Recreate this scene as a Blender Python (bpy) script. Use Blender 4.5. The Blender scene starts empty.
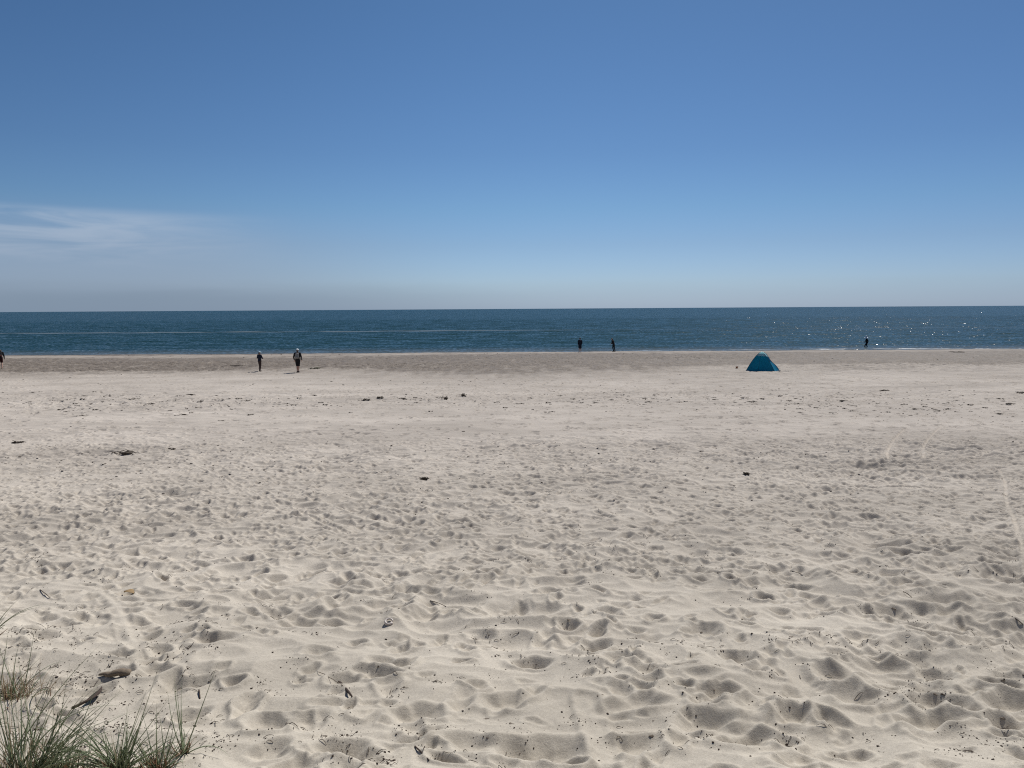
import bpy, bmesh, math, random
import numpy as np
from mathutils import Vector, Matrix, Euler

random.seed(11)
rng = np.random.default_rng(7)
scene = bpy.context.scene
COL = scene.collection
W, H = 1024, 768

# ------------------------------------------------------------------ render settings
scene.render.engine = 'CYCLES'
scene.cycles.use_denoising = False
scene.cycles.max_bounces = 6
scene.cycles.diffuse_bounces = 3
scene.cycles.glossy_bounces = 2
scene.cycles.transmission_bounces = 4
scene.cycles.sample_clamp_indirect = 4
scene.cycles.sample_clamp_direct = 0
scene.cycles.caustics_reflective = False
scene.cycles.caustics_refractive = False
scene.view_settings.view_transform = 'Standard'
scene.view_settings.look = 'None'
scene.view_settings.gamma = 1
scene.view_settings.exposure = 0.14
scene.render.film_transparent = False
scene.cycles.pixel_filter_type = 'BLACKMAN_HARRIS'
scene.cycles.filter_width = 1.15

# ------------------------------------------------------------------ camera
F_PX = 773.0
PITCH = math.radians(5.555)
ROLL = math.radians(0.36)
CAM = Vector((0.0, 0.0, 4.5))
camd = bpy.data.cameras.new('camera')
camd.sensor_width = 36
camd.lens = F_PX / W * 36
camd.clip_start = 0.1
camd.clip_end = 90000
cam = bpy.data.objects.new('camera', camd)
COL.objects.link(cam)
Rcam = Matrix.Rotation(math.radians(90) - PITCH, 3, 'X') @ Matrix.Rotation(-ROLL, 3, 'Z')
cam.matrix_world = Matrix.Translation(CAM) @ Rcam.to_4x4()
scene.camera = cam

# ------------------------------------------------------------------ beach profile
WATER_Z = -0.60
_py = [-60, -1.0, 0.5, 3.0, 6.0, 9.0, 14.0, 22.0, 40.0, 54.0, 62.0, 75.0, 86.0, 92.0, 100.0, 130.0]
_pz = [3.1, 2.95, 2.75, 1.75, 0.85, 0.62, 0.36, 0.12, 0.0, 0.02, -0.08, -0.30, -0.50, -0.61, -0.95, -2.5]
_yy = np.linspace(-60, 130, 3801)
_zz = np.interp(_yy, _py, _pz)
_k = np.hanning(41); _k /= _k.sum()
_zz = np.convolve(np.pad(_zz, 20, mode='edge'), _k, mode='valid')
def prof(y): return np.interp(y, _yy, _zz)

def ray(px, py):
    return (Rcam @ Vector(((px - W / 2) / F_PX, (H / 2 - py) / F_PX, -1.0))).normalized()
def at(px, py):
    """where the sight line through a picture point meets the smooth beach"""
    d = ray(px, py)
    t = 1.0
    for _ in range(4000):
        p = CAM + d * t
        g = p.z - float(prof(p.y))
        if g <= 0.0005: break
        t += max(0.002, g * 0.6)
    return CAM + d * t

# ------------------------------------------------------------------ noise helpers
def vnoise(nx, ny, fx, fy, seed):
    """smooth value noise on an ny x nx grid with fx, fy lattice cells"""
    r = np.random.default_rng(seed)
    gx, gy = int(fx) + 4, int(fy) + 4
    g = r.random((gy, gx)).astype(np.float32) * 2 - 1
    def cub(n, f):
        t = np.linspace(0, f, n, endpoint=False)
        i = t.astype(int); u = (t - i).astype(np.float32)
        w = np.stack([(1-u)**3/6, (3*u**3-6*u**2+4)/6, (-3*u**3+3*u**2+3*u+1)/6, u**3/6], 0)
        return i, w
    ix, wx = cub(nx, fx); iy, wy = cub(ny, fy)
    rows = sum(wx[k][None, :] * g[:, ix + k] for k in range(4))
    return (sum(wy[k][:, None] * rows[iy + k, :] for k in range(4)) * 1.7).astype(np.float32)

def relax(h, cell, talus, iters):
    lim = math.tan(math.radians(talus)) * cell
    for _ in range(iters):
        for ax in (0, 1):
            d = np.diff(h, axis=ax)
            ex = (np.clip(d - lim, 0, None) + np.clip(d + lim, None, 0)) * 0.24
            if ax == 0:
                h[:-1, :] += ex; h[1:, :] -= ex
            else:
                h[:, :-1] += ex; h[:, 1:] -= ex
    return h

class Field:
    def __init__(s, x0, x1, y0, y1, cell):
        s.x0, s.y0, s.cell = x0, y0, cell
        s.nx, s.ny = int((x1 - x0) / cell), int((y1 - y0) / cell)
        s.h = np.zeros((s.ny, s.nx), np.float32)
        s.w, s.d = x1 - x0, y1 - y0
    def noise(s, wl, amp, seed, sx=1.0):
        return vnoise(s.nx, s.ny, s.w / (wl * sx), s.d / wl, seed) * amp
    def stamp(s, x, y, a, b, ang, depth, rim=0.4, flat=0.75, push=0.0):
        R = 2.3 * max(a, b)
        i0, i1 = int((x - R - s.x0) / s.cell), int((x + R - s.x0) / s.cell) + 1
        j0, j1 = int((y - R - s.y0) / s.cell), int((y + R - s.y0) / s.cell) + 1
        i0, j0 = max(i0, 0), max(j0, 0); i1, j1 = min(i1, s.nx), min(j1, s.ny)
        if i1 - i0 < 2 or j1 - j0 < 2: return
        X = (np.arange(i0, i1) * s.cell + s.x0 - x)[None, :]
        Y = (np.arange(j0, j1) * s.cell + s.y0 - y)[:, None]
        c, sn = math.cos(ang), math.sin(ang)
        u = X * c + Y * sn; v = -X * sn + Y * c
        # a lightly irregular outline
        th = np.arctan2(v / b, u / a)
        k = 1 + 0.16 * np.sin(2 * th + x * 7) + 0.11 * np.sin(3 * th + y * 5) + 0.06 * np.sin(5 * th + x * 3)
        r = np.sqrt((u / a) ** 2 + (v / b) ** 2) / k
        w = np.exp(-(r ** 2) * 0.9)
        bowl = -1.0 / (1 + (r / 0.80) ** 4.0)
        ring = rim * np.exp(-((r - 1.35) / 0.38) ** 2) * (1 + push * np.cos(th))
        sl = s.h[j0:j1, i0:i1]
        m = float((sl * w).sum() / w.sum())
        sl += (m - sl) * w * flat + depth * (bowl + ring)
    def sample(s, x, y):
        fx = np.clip((x - s.x0) / s.cell, 0, s.nx - 1.001); fy = np.clip((y - s.y0) / s.cell, 0, s.ny - 1.001)
        i = fx.astype(int); j = fy.astype(int); u = fx - i; v = fy - j
        h = s.h
        return (h[j, i] * (1-u) * (1-v) + h[j, i+1] * u * (1-v) + h[j+1, i] * (1-u) * v + h[j+1, i+1] * u * v)

# density of footprints over the beach: smooth wind blown strips and trodden ones
_dn = vnoise(400, 400, 22, 34, 91)
def trod(x, y):
    i = min(max(int((x + 80) / 160 * 399), 0), 399); j = min(max(int((y + 5) / 110 * 399), 0), 399)
    n = _dn[j, i]
    base = np.interp(y, [0, 6, 12, 22, 25.5, 27.5, 30, 33, 36, 40, 44, 52, 56, 60, 75], [.85, .95, 1.0, 1.0, .95, .6, .25, .2, .45, .6, .35, .22, .3, .6, .5])
    v = base * (0.85 + 0.45 * n)
    if y < 12 and x < -2.4: v *= 0.75
    return v

# ------------------------------------------------------------------ near relief
near = Field(-26, 26, 1.0, 28.0, 0.018)
near.h += near.noise(2.6, 0.05, 1) + near.noise(0.9, 0.030, 2) + near.noise(0.35, 0.012, 3)
n_st = int(52 * 27 * 27.0)
for k in range(n_st):
    x = rng.uniform(-26, 26); y = rng.uniform(1.2, 27.8)
    if abs(x) > 0.75 * (y + 4) + 1: continue
    if rng.random() > trod(x, y) * float(np.interp(y, [7, 10, 14, 20], [.36, .55, .85, 1.0])): continue
    sz = min(rng.lognormal(0, 0.36), 1.6)
    a = float(np.interp(y, [7, 10, 14, 20], [.118, .095, .072, .064])) * sz; b = a * rng.uniform(0.55, 0.9)
    near.stamp(x, y, a * (1.0 if y < 10 else 1.12), b * (1.0 if y < 10 else .92), rng.normal(math.pi / 2 if rng.random() < .4 else 0.1, 0.7), rng.uniform(0.028, 0.068) * min(sz, 1.3) * (.85 if y < 9 else .80), rng.uniform(0.3, 0.6), 0.8, rng.uniform(-.6, .6))
# wind-softened layer, then a few later and sharper prints
near.h = relax(near.h, near.cell, 35, 8)
for k in range(int(n_st * 0.04)):
    x = rng.uniform(-26, 26); y = rng.uniform(1.2, 27.8)
    if abs(x) > 0.75 * (y + 4) + 1 or rng.random() > trod(x, y) * .9: continue
    sz = min(rng.lognormal(0, 0.25), 1.35)
    a = float(np.interp(y, [8, 16], [.105, .07])) * sz; b = a * rng.uniform(0.5, 0.75)
    near.stamp(x, y, a, b, rng.normal(math.pi / 2, 0.8), rng.uniform(0.05, 0.09) * sz, 0.45, 0.5, rng.uniform(-.6, .6))
def ridged(Fd, wl, amp, seed, sx):
    n = Fd.noise(wl, 1.0, seed, sx); return amp * (0.30 - np.sqrt(n * n + 0.0012))
_yv = (np.arange(near.ny) * near.cell + near.y0)[:, None]
_md = np.clip(0.75 + near.noise(2.2, .55, 45), 0.15, 1.3)
near.h += (ridged(near, .66, .20, 41, 1.35) * np.interp(_yv, [6, 9, 13], [1, .75, .3]) + ridged(near, .33, .155, 42, 1.4) + ridged(near, .15, .045, 43, 1.3) * np.interp(_yv, [8, 14], [1, 1.9])) * _md * np.interp(_yv, [1, 22, 25, 27], [1, 1.1, 1.0, .5])
# the deepest prints of the foreground, each where the photograph has it: px, py, width m, depth m
BIG = [(538, 748, .40, .17), (216, 640, .26, .12), (835, 674, .27, .13), (850, 694, .30, .12), (925, 720, .32, .14), (345, 752, .28, .12),
       (506, 697, .27, .11), (700, 720, .27, .11), (126, 610, .24, .09), (745, 740, .25, .11), (630, 744, .28, .11), (1010, 700, .28, .13),
       (420, 712, .25, .10), (270, 724, .25, .10), (568, 622, .17, .13), (531, 655, .20, .12), (893, 611, .22, .10), (924, 635, .19, .12),
       (1004, 722, .20, .12), (930, 698, .22, .13), (1003, 684, .20, .13), (620, 655, .25, .10), (645, 668, .22, .10), (378, 602, .22, .09),
       (425, 610, .22, .09), (300, 618, .24, .09), (640, 700, .25, .09), (60, 622, .25, .09), (155, 668, .22, .08), (790, 716, .2, .11),
       (965, 640, .25, .1), (880, 660, .25, .1), (470, 745, .25, .1), (720, 690, .2, .11), (385, 660, .22, .09), (550, 590, .2, .08)]
for px, py, wd, dp in BIG:
    p = at(px, py)
    near.stamp(p.x, p.y - 0.03, wd * .80, wd * 0.6, rng.uniform(-.4, .4), dp * .8, 0.42, 0.7, rng.uniform(-.5, .5))
near.h = relax(near.h, near.cell, 39, 6)
def blur(h, n):
    k = np.hanning(2 * n + 3)[1:-1].astype(np.float32); k /= k.sum()
    for ax in (0, 1):
        p_ = np.pad(h, [(n, n) if a_ == ax else (0, 0) for a_ in (0, 1)], mode='edge'); o_ = np.zeros_like(h); m_ = h.shape[ax]
        for i_, w_ in enumerate(k): o_ += w_ * (p_[i_:i_ + m_, :] if ax == 0 else p_[:, i_:i_ + m_])
        h = o_
    return h
near.h += (near.h - blur(near.h, 5)) * np.interp(_yv, [6, 10, 15], [.35, .6, 1.0])
near.h = relax(near.h, near.cell, 42, 3)
# broken, lumpy crust beside some prints
rough = near.noise(0.055, 1, 21) * 0.6 + near.noise(0.03, 1, 22) * 0.5
rmask = np.clip((near.noise(0.42, 1, 23) + near.noise(1.7, .55, 24) - 0.62) * 2.6, 0, 1)
near.h += np.maximum(rough, -0.2) * rmask * 0.017
near.h += near.noise(0.07, 0.0022, 25)

# ------------------------------------------------------------------ far relief
far = Field(-78, 78, 25.0, 104.0, 0.04)
far.h += far.noise(6.0, 0.06, 31, 2.0) + far.noise(1.6, 0.022, 32, 1.4) + far.noise(0.6, 0.012, 33)
for k in range(int(156 * 52 * 17.0)):
    x = rng.uniform(-78, 78); y = rng.uniform(25.2, 78)
    if abs(x) > 0.75 * (y + 4) + 1: continue
    if rng.random() > trod(x, y): continue
    sz = min(rng.lognormal(0, 0.3), 1.6)
    a = 0.082 * sz
    far.stamp(x, y, a * 1.2, a * rng.uniform(.6, .9), rng.normal(math.pi / 2 if rng.random() < .3 else 0.1, 0.7), rng.uniform(0.04, 0.085), rng.uniform(.3, .6), 0.8)
_yv = (np.arange(far.ny) * far.cell + far.y0)[:, None]
_ya = np.interp(_yv, [25, 27, 30, 34, 38, 43, 50, 56, 62, 80, 90], [.95, .5, .22, .25, .5, .25, .2, .5, 1.0, 1.1, .4])
_md = np.clip(0.7 + far.noise(5, .7, 46, 2), 0.1, 1.4)
far.h += (ridged(far, .40, .13, 44, 1.4) + ridged(far, .26, .15, 47, 1.4)) * _ya * _md
# small wind steps in the upper beach (a low scarp at about 53 m and beach cusps)
far.h += (far.h - blur(far.h, 2)) * .9
far.h = relax(far.h, far.cell, 42, 3)

near.h *= np.interp((np.arange(near.ny) * near.cell + near.y0)[:, None], [6, 9, 13, 20, 28], [.92, .84, .73, .72, .74]).astype(np.float32)
far.h *= np.interp((np.arange(far.ny) * far.cell + far.y0)[:, None], [25, 30, 36, 50], [.74, .78, .88, 1.0]).astype(np.float32)
# wheel tracks and drag lines: smooth groove with raised edges, traced over the sand
def track(pts, wd, depth, ridge):
    P = [at(*p) for p in pts]
    L = []
    for a, b in zip(P[:-1], P[1:]):
        n = max(2, int((b - a).length / 0.03))
        for i in range(n): L.append(a.lerp(b, i / n))
    X = np.array([p.x for p in L]); Y = np.array([p.y for p in L])
    kk = np.hanning(61); kk /= kk.sum()
    X = np.convolve(np.pad(X, 30, mode='edge'), kk, mode='valid'); Y = np.convolve(np.pad(Y, 30, mode='edge'), kk, mode='valid')
    for Fd in (near, far):
        xs, ys = X, Y
        dist = np.full(Fd.h.shape, 9.0, np.float32)
        r = int(wd * 3 / Fd.cell) + 1
        for x, y in zip(xs, ys):
            i = int((x - Fd.x0) / Fd.cell); j = int((y - Fd.y0) / Fd.cell)
            if i < r or j < r or i >= Fd.nx - r or j >= Fd.ny - r: continue
            gx = (np.arange(i - r, i + r) * Fd.cell + Fd.x0 - x)[None, :]; gy = (np.arange(j - r, j + r) * Fd.cell + Fd.y0 - y)[:, None]
            dd = np.sqrt(gx ** 2 + gy ** 2)
            sl = dist[j - r:j + r, i - r:i + r]
            np.minimum(sl, dd, out=sl)
        m = dist < wd * 3
        q = dist[m] / wd
        Fd.h[m] = Fd.h[m] * (1 - 0.85 * np.exp(-q ** 2 * 1.2)) - depth * np.exp(-(q / .8) ** 4) + ridge * np.exp(-((q - 1.35) / .35) ** 2)
track([(905, 428), (893, 440), (887, 452), (888, 459)], .065, .040, .045)
track([(943, 424), (930, 436), (923, 447), (924, 458)], .065, .040, .045)
track([(1000, 470), (1006, 482), (1006, 500), (1014, 518), (1022, 545), (1030, 575)], .055, .022, .024)
track([(186, 459), (210, 470), (250, 492), (300, 512), (352, 535)], .055, .018, .022)
track([(96, 588), (118, 606), (126, 630), (140, 655)], .09, .01, .015)
track([(585, 690), (590, 715), (600, 740), (610, 766)], .10, .02, .02)

def relief(x, y):
    a = near.sample(x, np.clip(y, 1.0, 27.9)); b = far.sample(x, np.clip(y, 25.0, 103.9))
    t = np.clip((y - 25.3) / 2.2, 0, 1)
    h = a * (1 - t) + b * t
    # settles to the flat, sea-smoothed face of the beach and to nothing at the far sides
    fade = np.interp(y, [-4, 1.2, 2.2, 56, 70, 84, 90], [0, 0, 1, 1, .85, .45, .10])
    return h * fade

def ground(x, y):
    x = np.atleast_1d(np.asarray(x, float)); y = np.atleast_1d(np.asarray(y, float))
    return prof(y) + relief(x, y)
def gz(x, y): return float(ground(x, y)[0])

def on_sand(px, py):
    """same as at(), but on the sand with its relief"""
    d = ray(px, py)
    p0 = at(px, py)
    t = (p0 - CAM).length * 0.94
    T = np.linspace(t, t * 1.12, 900)
    X = CAM.x + d.x * T; Y = CAM.y + d.y * T; Z = CAM.z + d.z * T
    g = Z - ground(X, Y)
    k = np.argmax(g <= 0) if (g <= 0).any() else len(T) // 2
    return Vector((X[k], Y[k], float(ground(X[k], Y[k])[0])))

# ------------------------------------------------------------------ mesh helpers
def set_props(o, label=None, cat=None, group=None, kind=None):
    if label: o['label'] = label
    if cat: o['category'] = cat
    if group: o['group'] = group
    if kind: o['kind'] = kind
    return o

def grid_mesh(name, X, Y, Z):
    ny, nx = X.shape
    me = bpy.data.meshes.new(name)
    co = np.stack([X, Y, Z], -1).reshape(-1, 3).astype(np.float32)
    me.vertices.add(len(co)); me.vertices.foreach_set('co', co.ravel())
    idx = np.arange(ny * nx, dtype=np.int32).reshape(ny, nx)
    q = np.stack([idx[:-1, :-1], idx[:-1, 1:], idx[1:, 1:], idx[1:, :-1]], -1).reshape(-1, 4)
    me.loops.add(q.size); me.loops.foreach_set('vertex_index', q.ravel())
    me.polygons.add(len(q))
    me.polygons.foreach_set('loop_start', np.arange(0, q.size, 4, dtype=np.int32))
    me.polygons.foreach_set('loop_total', np.full(len(q), 4, np.int32))
    me.polygons.foreach_set('use_smooth', np.ones(len(q), bool))
    me.update()
    return me

def mesh_from(name, V, Fc, smooth=True):
    me = bpy.data.meshes.new(name)
    me.from_pydata([tuple(v) for v in V], [], Fc)
    if smooth: me.polygons.foreach_set('use_smooth', [True] * len(me.polygons))
    me.update()
    return me

def obj(name, me, mat=None, parent=None):
    o = bpy.data.objects.new(name, me)
    COL.objects.link(o)
    if mat: me.materials.append(mat)
    if parent: o.parent = parent
    return o

def empty(name, loc, rz=0.0):
    o = bpy.data.objects.new(name, None)
    COL.objects.link(o); o.location = loc; o.rotation_euler = (0, 0, rz); o.empty_display_size = .2
    return o

# ------------------------------------------------------------------ materials
def new_mat(name):
    m = bpy.data.materials.new(name); m.use_nodes = True
    return m, m.node_tree.nodes, m.node_tree.links, m.node_tree.nodes['Principled BSDF']

def simple(name, c, rough=0.7, spec=0.3, var=0.25, scale=30, bump=0.0, trans=0.0):
    m, N, L, B = new_mat(name)
    tc = N.new('ShaderNodeTexCoord'); nz = N.new('ShaderNodeTexNoise'); nz.inputs['Scale'].default_value = scale
    nz.inputs['Detail'].default_value = 4
    L.new(tc.outputs['Object'], nz.inputs['Vector'])
    mx = N.new('ShaderNodeMix'); mx.data_type = 'RGBA'
    mx.inputs['A'].default_value = (*[v * (1 - var) for v in c], 1); mx.inputs['B'].default_value = (*[min(1, v * (1 + var)) for v in c], 1)
    L.new(nz.outputs['Fac'], mx.inputs['Factor']); L.new(mx.outputs['Result'], B.inputs['Base Color'])
    B.inputs['Roughness'].default_value = rough; B.inputs['Specular IOR Level'].default_value = spec
    if bump:
        bp = N.new('ShaderNodeBump'); bp.inputs['Strength'].default_value = bump; bp.inputs['Distance'].default_value = 0.01
        L.new(nz.outputs['Fac'], bp.inputs['Height']); L.new(bp.outputs['Normal'], B.inputs['Normal'])
    if trans:
        tr = N.new('ShaderNodeBsdfTranslucent'); L.new(mx.outputs['Result'], tr.inputs['Color'])
        ms = N.new('ShaderNodeMixShader'); ms.inputs[0].default_value = trans
        out = N['Material Output']
        L.new(B.outputs[0], ms.inputs[1]); L.new(tr.outputs[0], ms.inputs[2]); L.new(ms.outputs[0], out.inputs['Surface'])
    return m

# sand
def sand_material():
    m, N, L, B = new_mat('dry_sand')
    geo = N.new('ShaderNodeNewGeometry')
    def noise(scale, detail=4, rough=.55, vec=None):
        n = N.new('ShaderNodeTexNoise'); n.inputs['Scale'].default_value = scale; n.inputs['Detail'].default_value = detail; n.inputs['Roughness'].default_value = rough
        L.new(vec or geo.outputs['Position'], n.inputs['Vector']); return n.outputs['Fac']
    def ramp(src, stops):
        r = N.new('ShaderNodeValToRGB'); L.new(src, r.inputs[0])
        while len(r.color_ramp.elements) < len(stops): r.color_ramp.elements.new(.5)
        for e, (p, c) in zip(r.color_ramp.elements, stops): e.position = p; e.color = (*c, 1) if len(c) == 3 else c
        return r.outputs[0]
    def mix(f, a, b, bt='MIX'):
        n = N.new('ShaderNodeMix'); n.data_type = 'RGBA'; n.blend_type = bt
        for s, v in (('Factor', f), ('A', a), ('B', b)):
            if isinstance(v, (int, float)): n.inputs[s].default_value = v
            elif isinstance(v, tuple): n.inputs[s].default_value = (*v, 1)
            else: L.new(v, n.inputs[s])
        return n.outputs['Result']
    # broad drift of colour: warmer and creamier by the dune, greyer and pinker towards the sea
    at_w = N.new('ShaderNodeAttribute'); at_w.attribute_name = 'wet'
    at_f = N.new('ShaderNodeAttribute'); at_f.attribute_name = 'grey'
    base = mix(at_f.outputs['Fac'], (0.496, 0.450, 0.375), (0.463, 0.415, 0.361))
    big = ramp(noise(0.55, 5, .6), [(.3, (.90, .90, .90)), (.7, (1.06, 1.06, 1.06))])
    base = mix(1.0, base, big, 'MULTIPLY')
    mpp = N.new('ShaderNodeMapping'); mpp.inputs['Scale'].default_value = (.35, 1, 1); L.new(geo.outputs['Position'], mpp.inputs['Vector'])
    base = mix(1.0, base, ramp(noise(.30, 6, .62, mpp.outputs[0]), [(.34, (.84, .835, .83)), (.62, (1.06, 1.06, 1.06))]), 'MULTIPLY')
    grain = ramp(noise(170, 3, .8), [(.25, (.74, .73, .72)), (.5, (1, 1, 1)), (.75, (1.2, 1.2, 1.19))])
    base = mix(1.0, base, grain, 'MULTIPLY')
    g2 = ramp(noise(34, 5, .75), [(.3, (.86, .855, .85)), (.6, (1.06, 1.06, 1.06))])
    base = mix(1.0, base, g2, 'MULTIPLY')
    # damp, coarser sand with shell grit and weed dust on the face of the beach
    wetc = mix(noise(1.3, 6, .7), (0.130, 0.108, 0.088), (0.250, 0.215, 0.180))
    wetc = mix(1.0, wetc, ramp(noise(9, 5, .8), [(.35, (.72, .70, .68)), (.6, (1.08, 1.08, 1.08))]), 'MULTIPLY')
    wetc = mix(1.0, wetc, ramp(noise(2.6, 6, .8), [(.36, (.70, .69, .68)), (.62, (1.22, 1.22, 1.22))]), 'MULTIPLY')
    base = mix(at_w.outputs['Fac'], base, wetc)
    # flecks of weed and dark grains
    vt = N.new('ShaderNodeTexVoronoi'); vt.inputs['Scale'].default_value = 22; vt.inputs['Randomness'].default_value = 1
    L.new(geo.outputs['Position'], vt.inputs['Vector'])
    fle = ramp(vt.outputs['Distance'], [(.0, (1, 1, 1)), (.10, (1, 1, 1)), (.16, (0, 0, 0))])
    area = ramp(noise(1.1, 5, .7), [(.56, (0, 0, 0)), (.70, (1, 1, 1))])
    ff = mix(1.0, fle, area, 'MULTIPLY')
    base = mix(ff, base, (0.085, 0.070, 0.052))
    L.new(base, B.inputs['Base Color'])
    rr = N.new('ShaderNodeMath'); rr.operation = 'MULTIPLY_ADD'; L.new(at_w.outputs['Fac'], rr.inputs[0]); rr.inputs[1].default_value = -.25; rr.inputs[2].default_value = .97
    L.new(rr.outputs[0], B.inputs['Roughness'])
    B.inputs['Specular IOR Level'].default_value = 0.12
    B.inputs['Diffuse Roughness'].default_value = 0.3
    b1 = N.new('ShaderNodeBump'); b1.inputs['Strength'].default_value = .75; b1.inputs['Distance'].default_value = .006
    L.new(noise(75, 6, .8), b1.inputs['Height'])
    b2 = N.new('ShaderNodeBump'); b2.inputs['Strength'].default_value = .35; b2.inputs['Distance'].default_value = .03
    L.new(noise(9, 5, .65), b2.inputs['Height']); L.new(b1.outputs['Normal'], b2.inputs['Normal'])
    L.new(b2.outputs['Normal'], B.inputs['Normal'])
    return m
M_SAND = sand_material()

# ------------------------------------------------------------------ beach
OY = -4.0
ys = [-3.6]
while ys[-1] < 5.2: ys.append(ys[-1] + (0.10 if ys[-1] < 1.5 else 0.04))
while ys[-1] < 101.0: ys.append(ys[-1] + 0.0135 + 0.0014 * (ys[-1] - 5.2))
ys = np.array(ys)
tn = np.linspace(-0.76, 0.76, 1380)
side = 0.76 + np.array([.02, .05, .09, .14, .2, .3, .45, .7, 1.1, 1.8, 3.0, 5.5, 10.0])
ts = np.concatenate([-side[::-1], tn, side])
Yg = np.repeat(ys[:, None], len(ts), 1); Xg = (ys[:, None] - OY) * ts[None, :]
Zg = prof(Yg)
rel = relief(Xg.ravel(), Yg.ravel()).reshape(Xg.shape)
rel[:, np.abs(ts) > .77] *= 0.0
edge = np.interp(np.abs(ts), [.70, .76], [1, 0]); edge[np.abs(ts) > .76] = 0
Zg = Zg + rel * np.where(np.abs(ts) > .70, edge, 1.0)[None, :]
me = grid_mesh('sand_beach', Xg, Yg, Zg)
# damp strip of the beach face, with a ragged edge
wn = vnoise(600, 600, 40, 60, 55); wn2 = vnoise(600, 600, 12, 12, 56)
ii = np.clip(((Xg + 80) / 160 * 599).astype(int), 0, 599); jj = np.clip(((Yg) / 105 * 599).astype(int), 0, 599)
off = wn[jj, ii] * 2.0 + wn2[jj, ii] * 3.0 - 0.06 * np.clip(Xg, -60, 60)
yw = Yg + off
wet = np.interp(yw, [42, 48, 52, 56, 60, 72, 80, 84.0, 87.5, 89.5, 92], [.0, .12, .30, .62, .9, 1.05, 1.05, .85, .40, .55, 1.0])
_dry = np.clip(np.interp(yw, [58, 64], [1, 0]) * np.interp(Xg, [-16, -5], [1, 0]) + np.interp(yw, [57, 60], [1, 0]) * np.interp(Xg, [9, 14], [0, 1]), 0, 1)
_sp = vnoise(2400, 900, 520, 110, 57)[np.clip((Yg / 105 * 899).astype(int), 0, 899), np.clip(((Xg + 80) / 160 * 2399).astype(int), 0, 2399)]
wet = np.clip(wet * (1 - .72 * _dry) * 1.12 * (1 + .32 * _sp), 0, 1.25)
a = me.attributes.new('wet', 'FLOAT', 'POINT'); a.data.foreach_set('value', wet.ravel().astype(np.float32))
a = me.attributes.new('grey', 'FLOAT', 'POINT'); a.data.foreach_set('value', np.interp(Yg, [6, 14, 28], [0, .5, 1]).ravel().astype(np.float32))
beach = obj('sand_beach', me, M_SAND); set_props(beach, kind='structure')
# the dune top behind the camera carries the same sand on
yb = np.array([-400, -120, -40, -15, -6, -3.6]); xb = np.array([-900, -300, -80, -20, -8, -4, 0, 4, 8, 20, 80, 300, 900.])
me = grid_mesh('dune_ground', *np.meshgrid(xb, yb), np.repeat(prof(yb)[:, None], len(xb), 1) + np.array([1.5, 1.0, .4, .1, 0, 0])[:, None] - .003)
obj('dune_ground', me, M_SAND)['kind'] = 'structure'
bpy.data.objects['dune_ground'].data.polygons.foreach_set('use_smooth', [True] * len(me.polygons))

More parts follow.
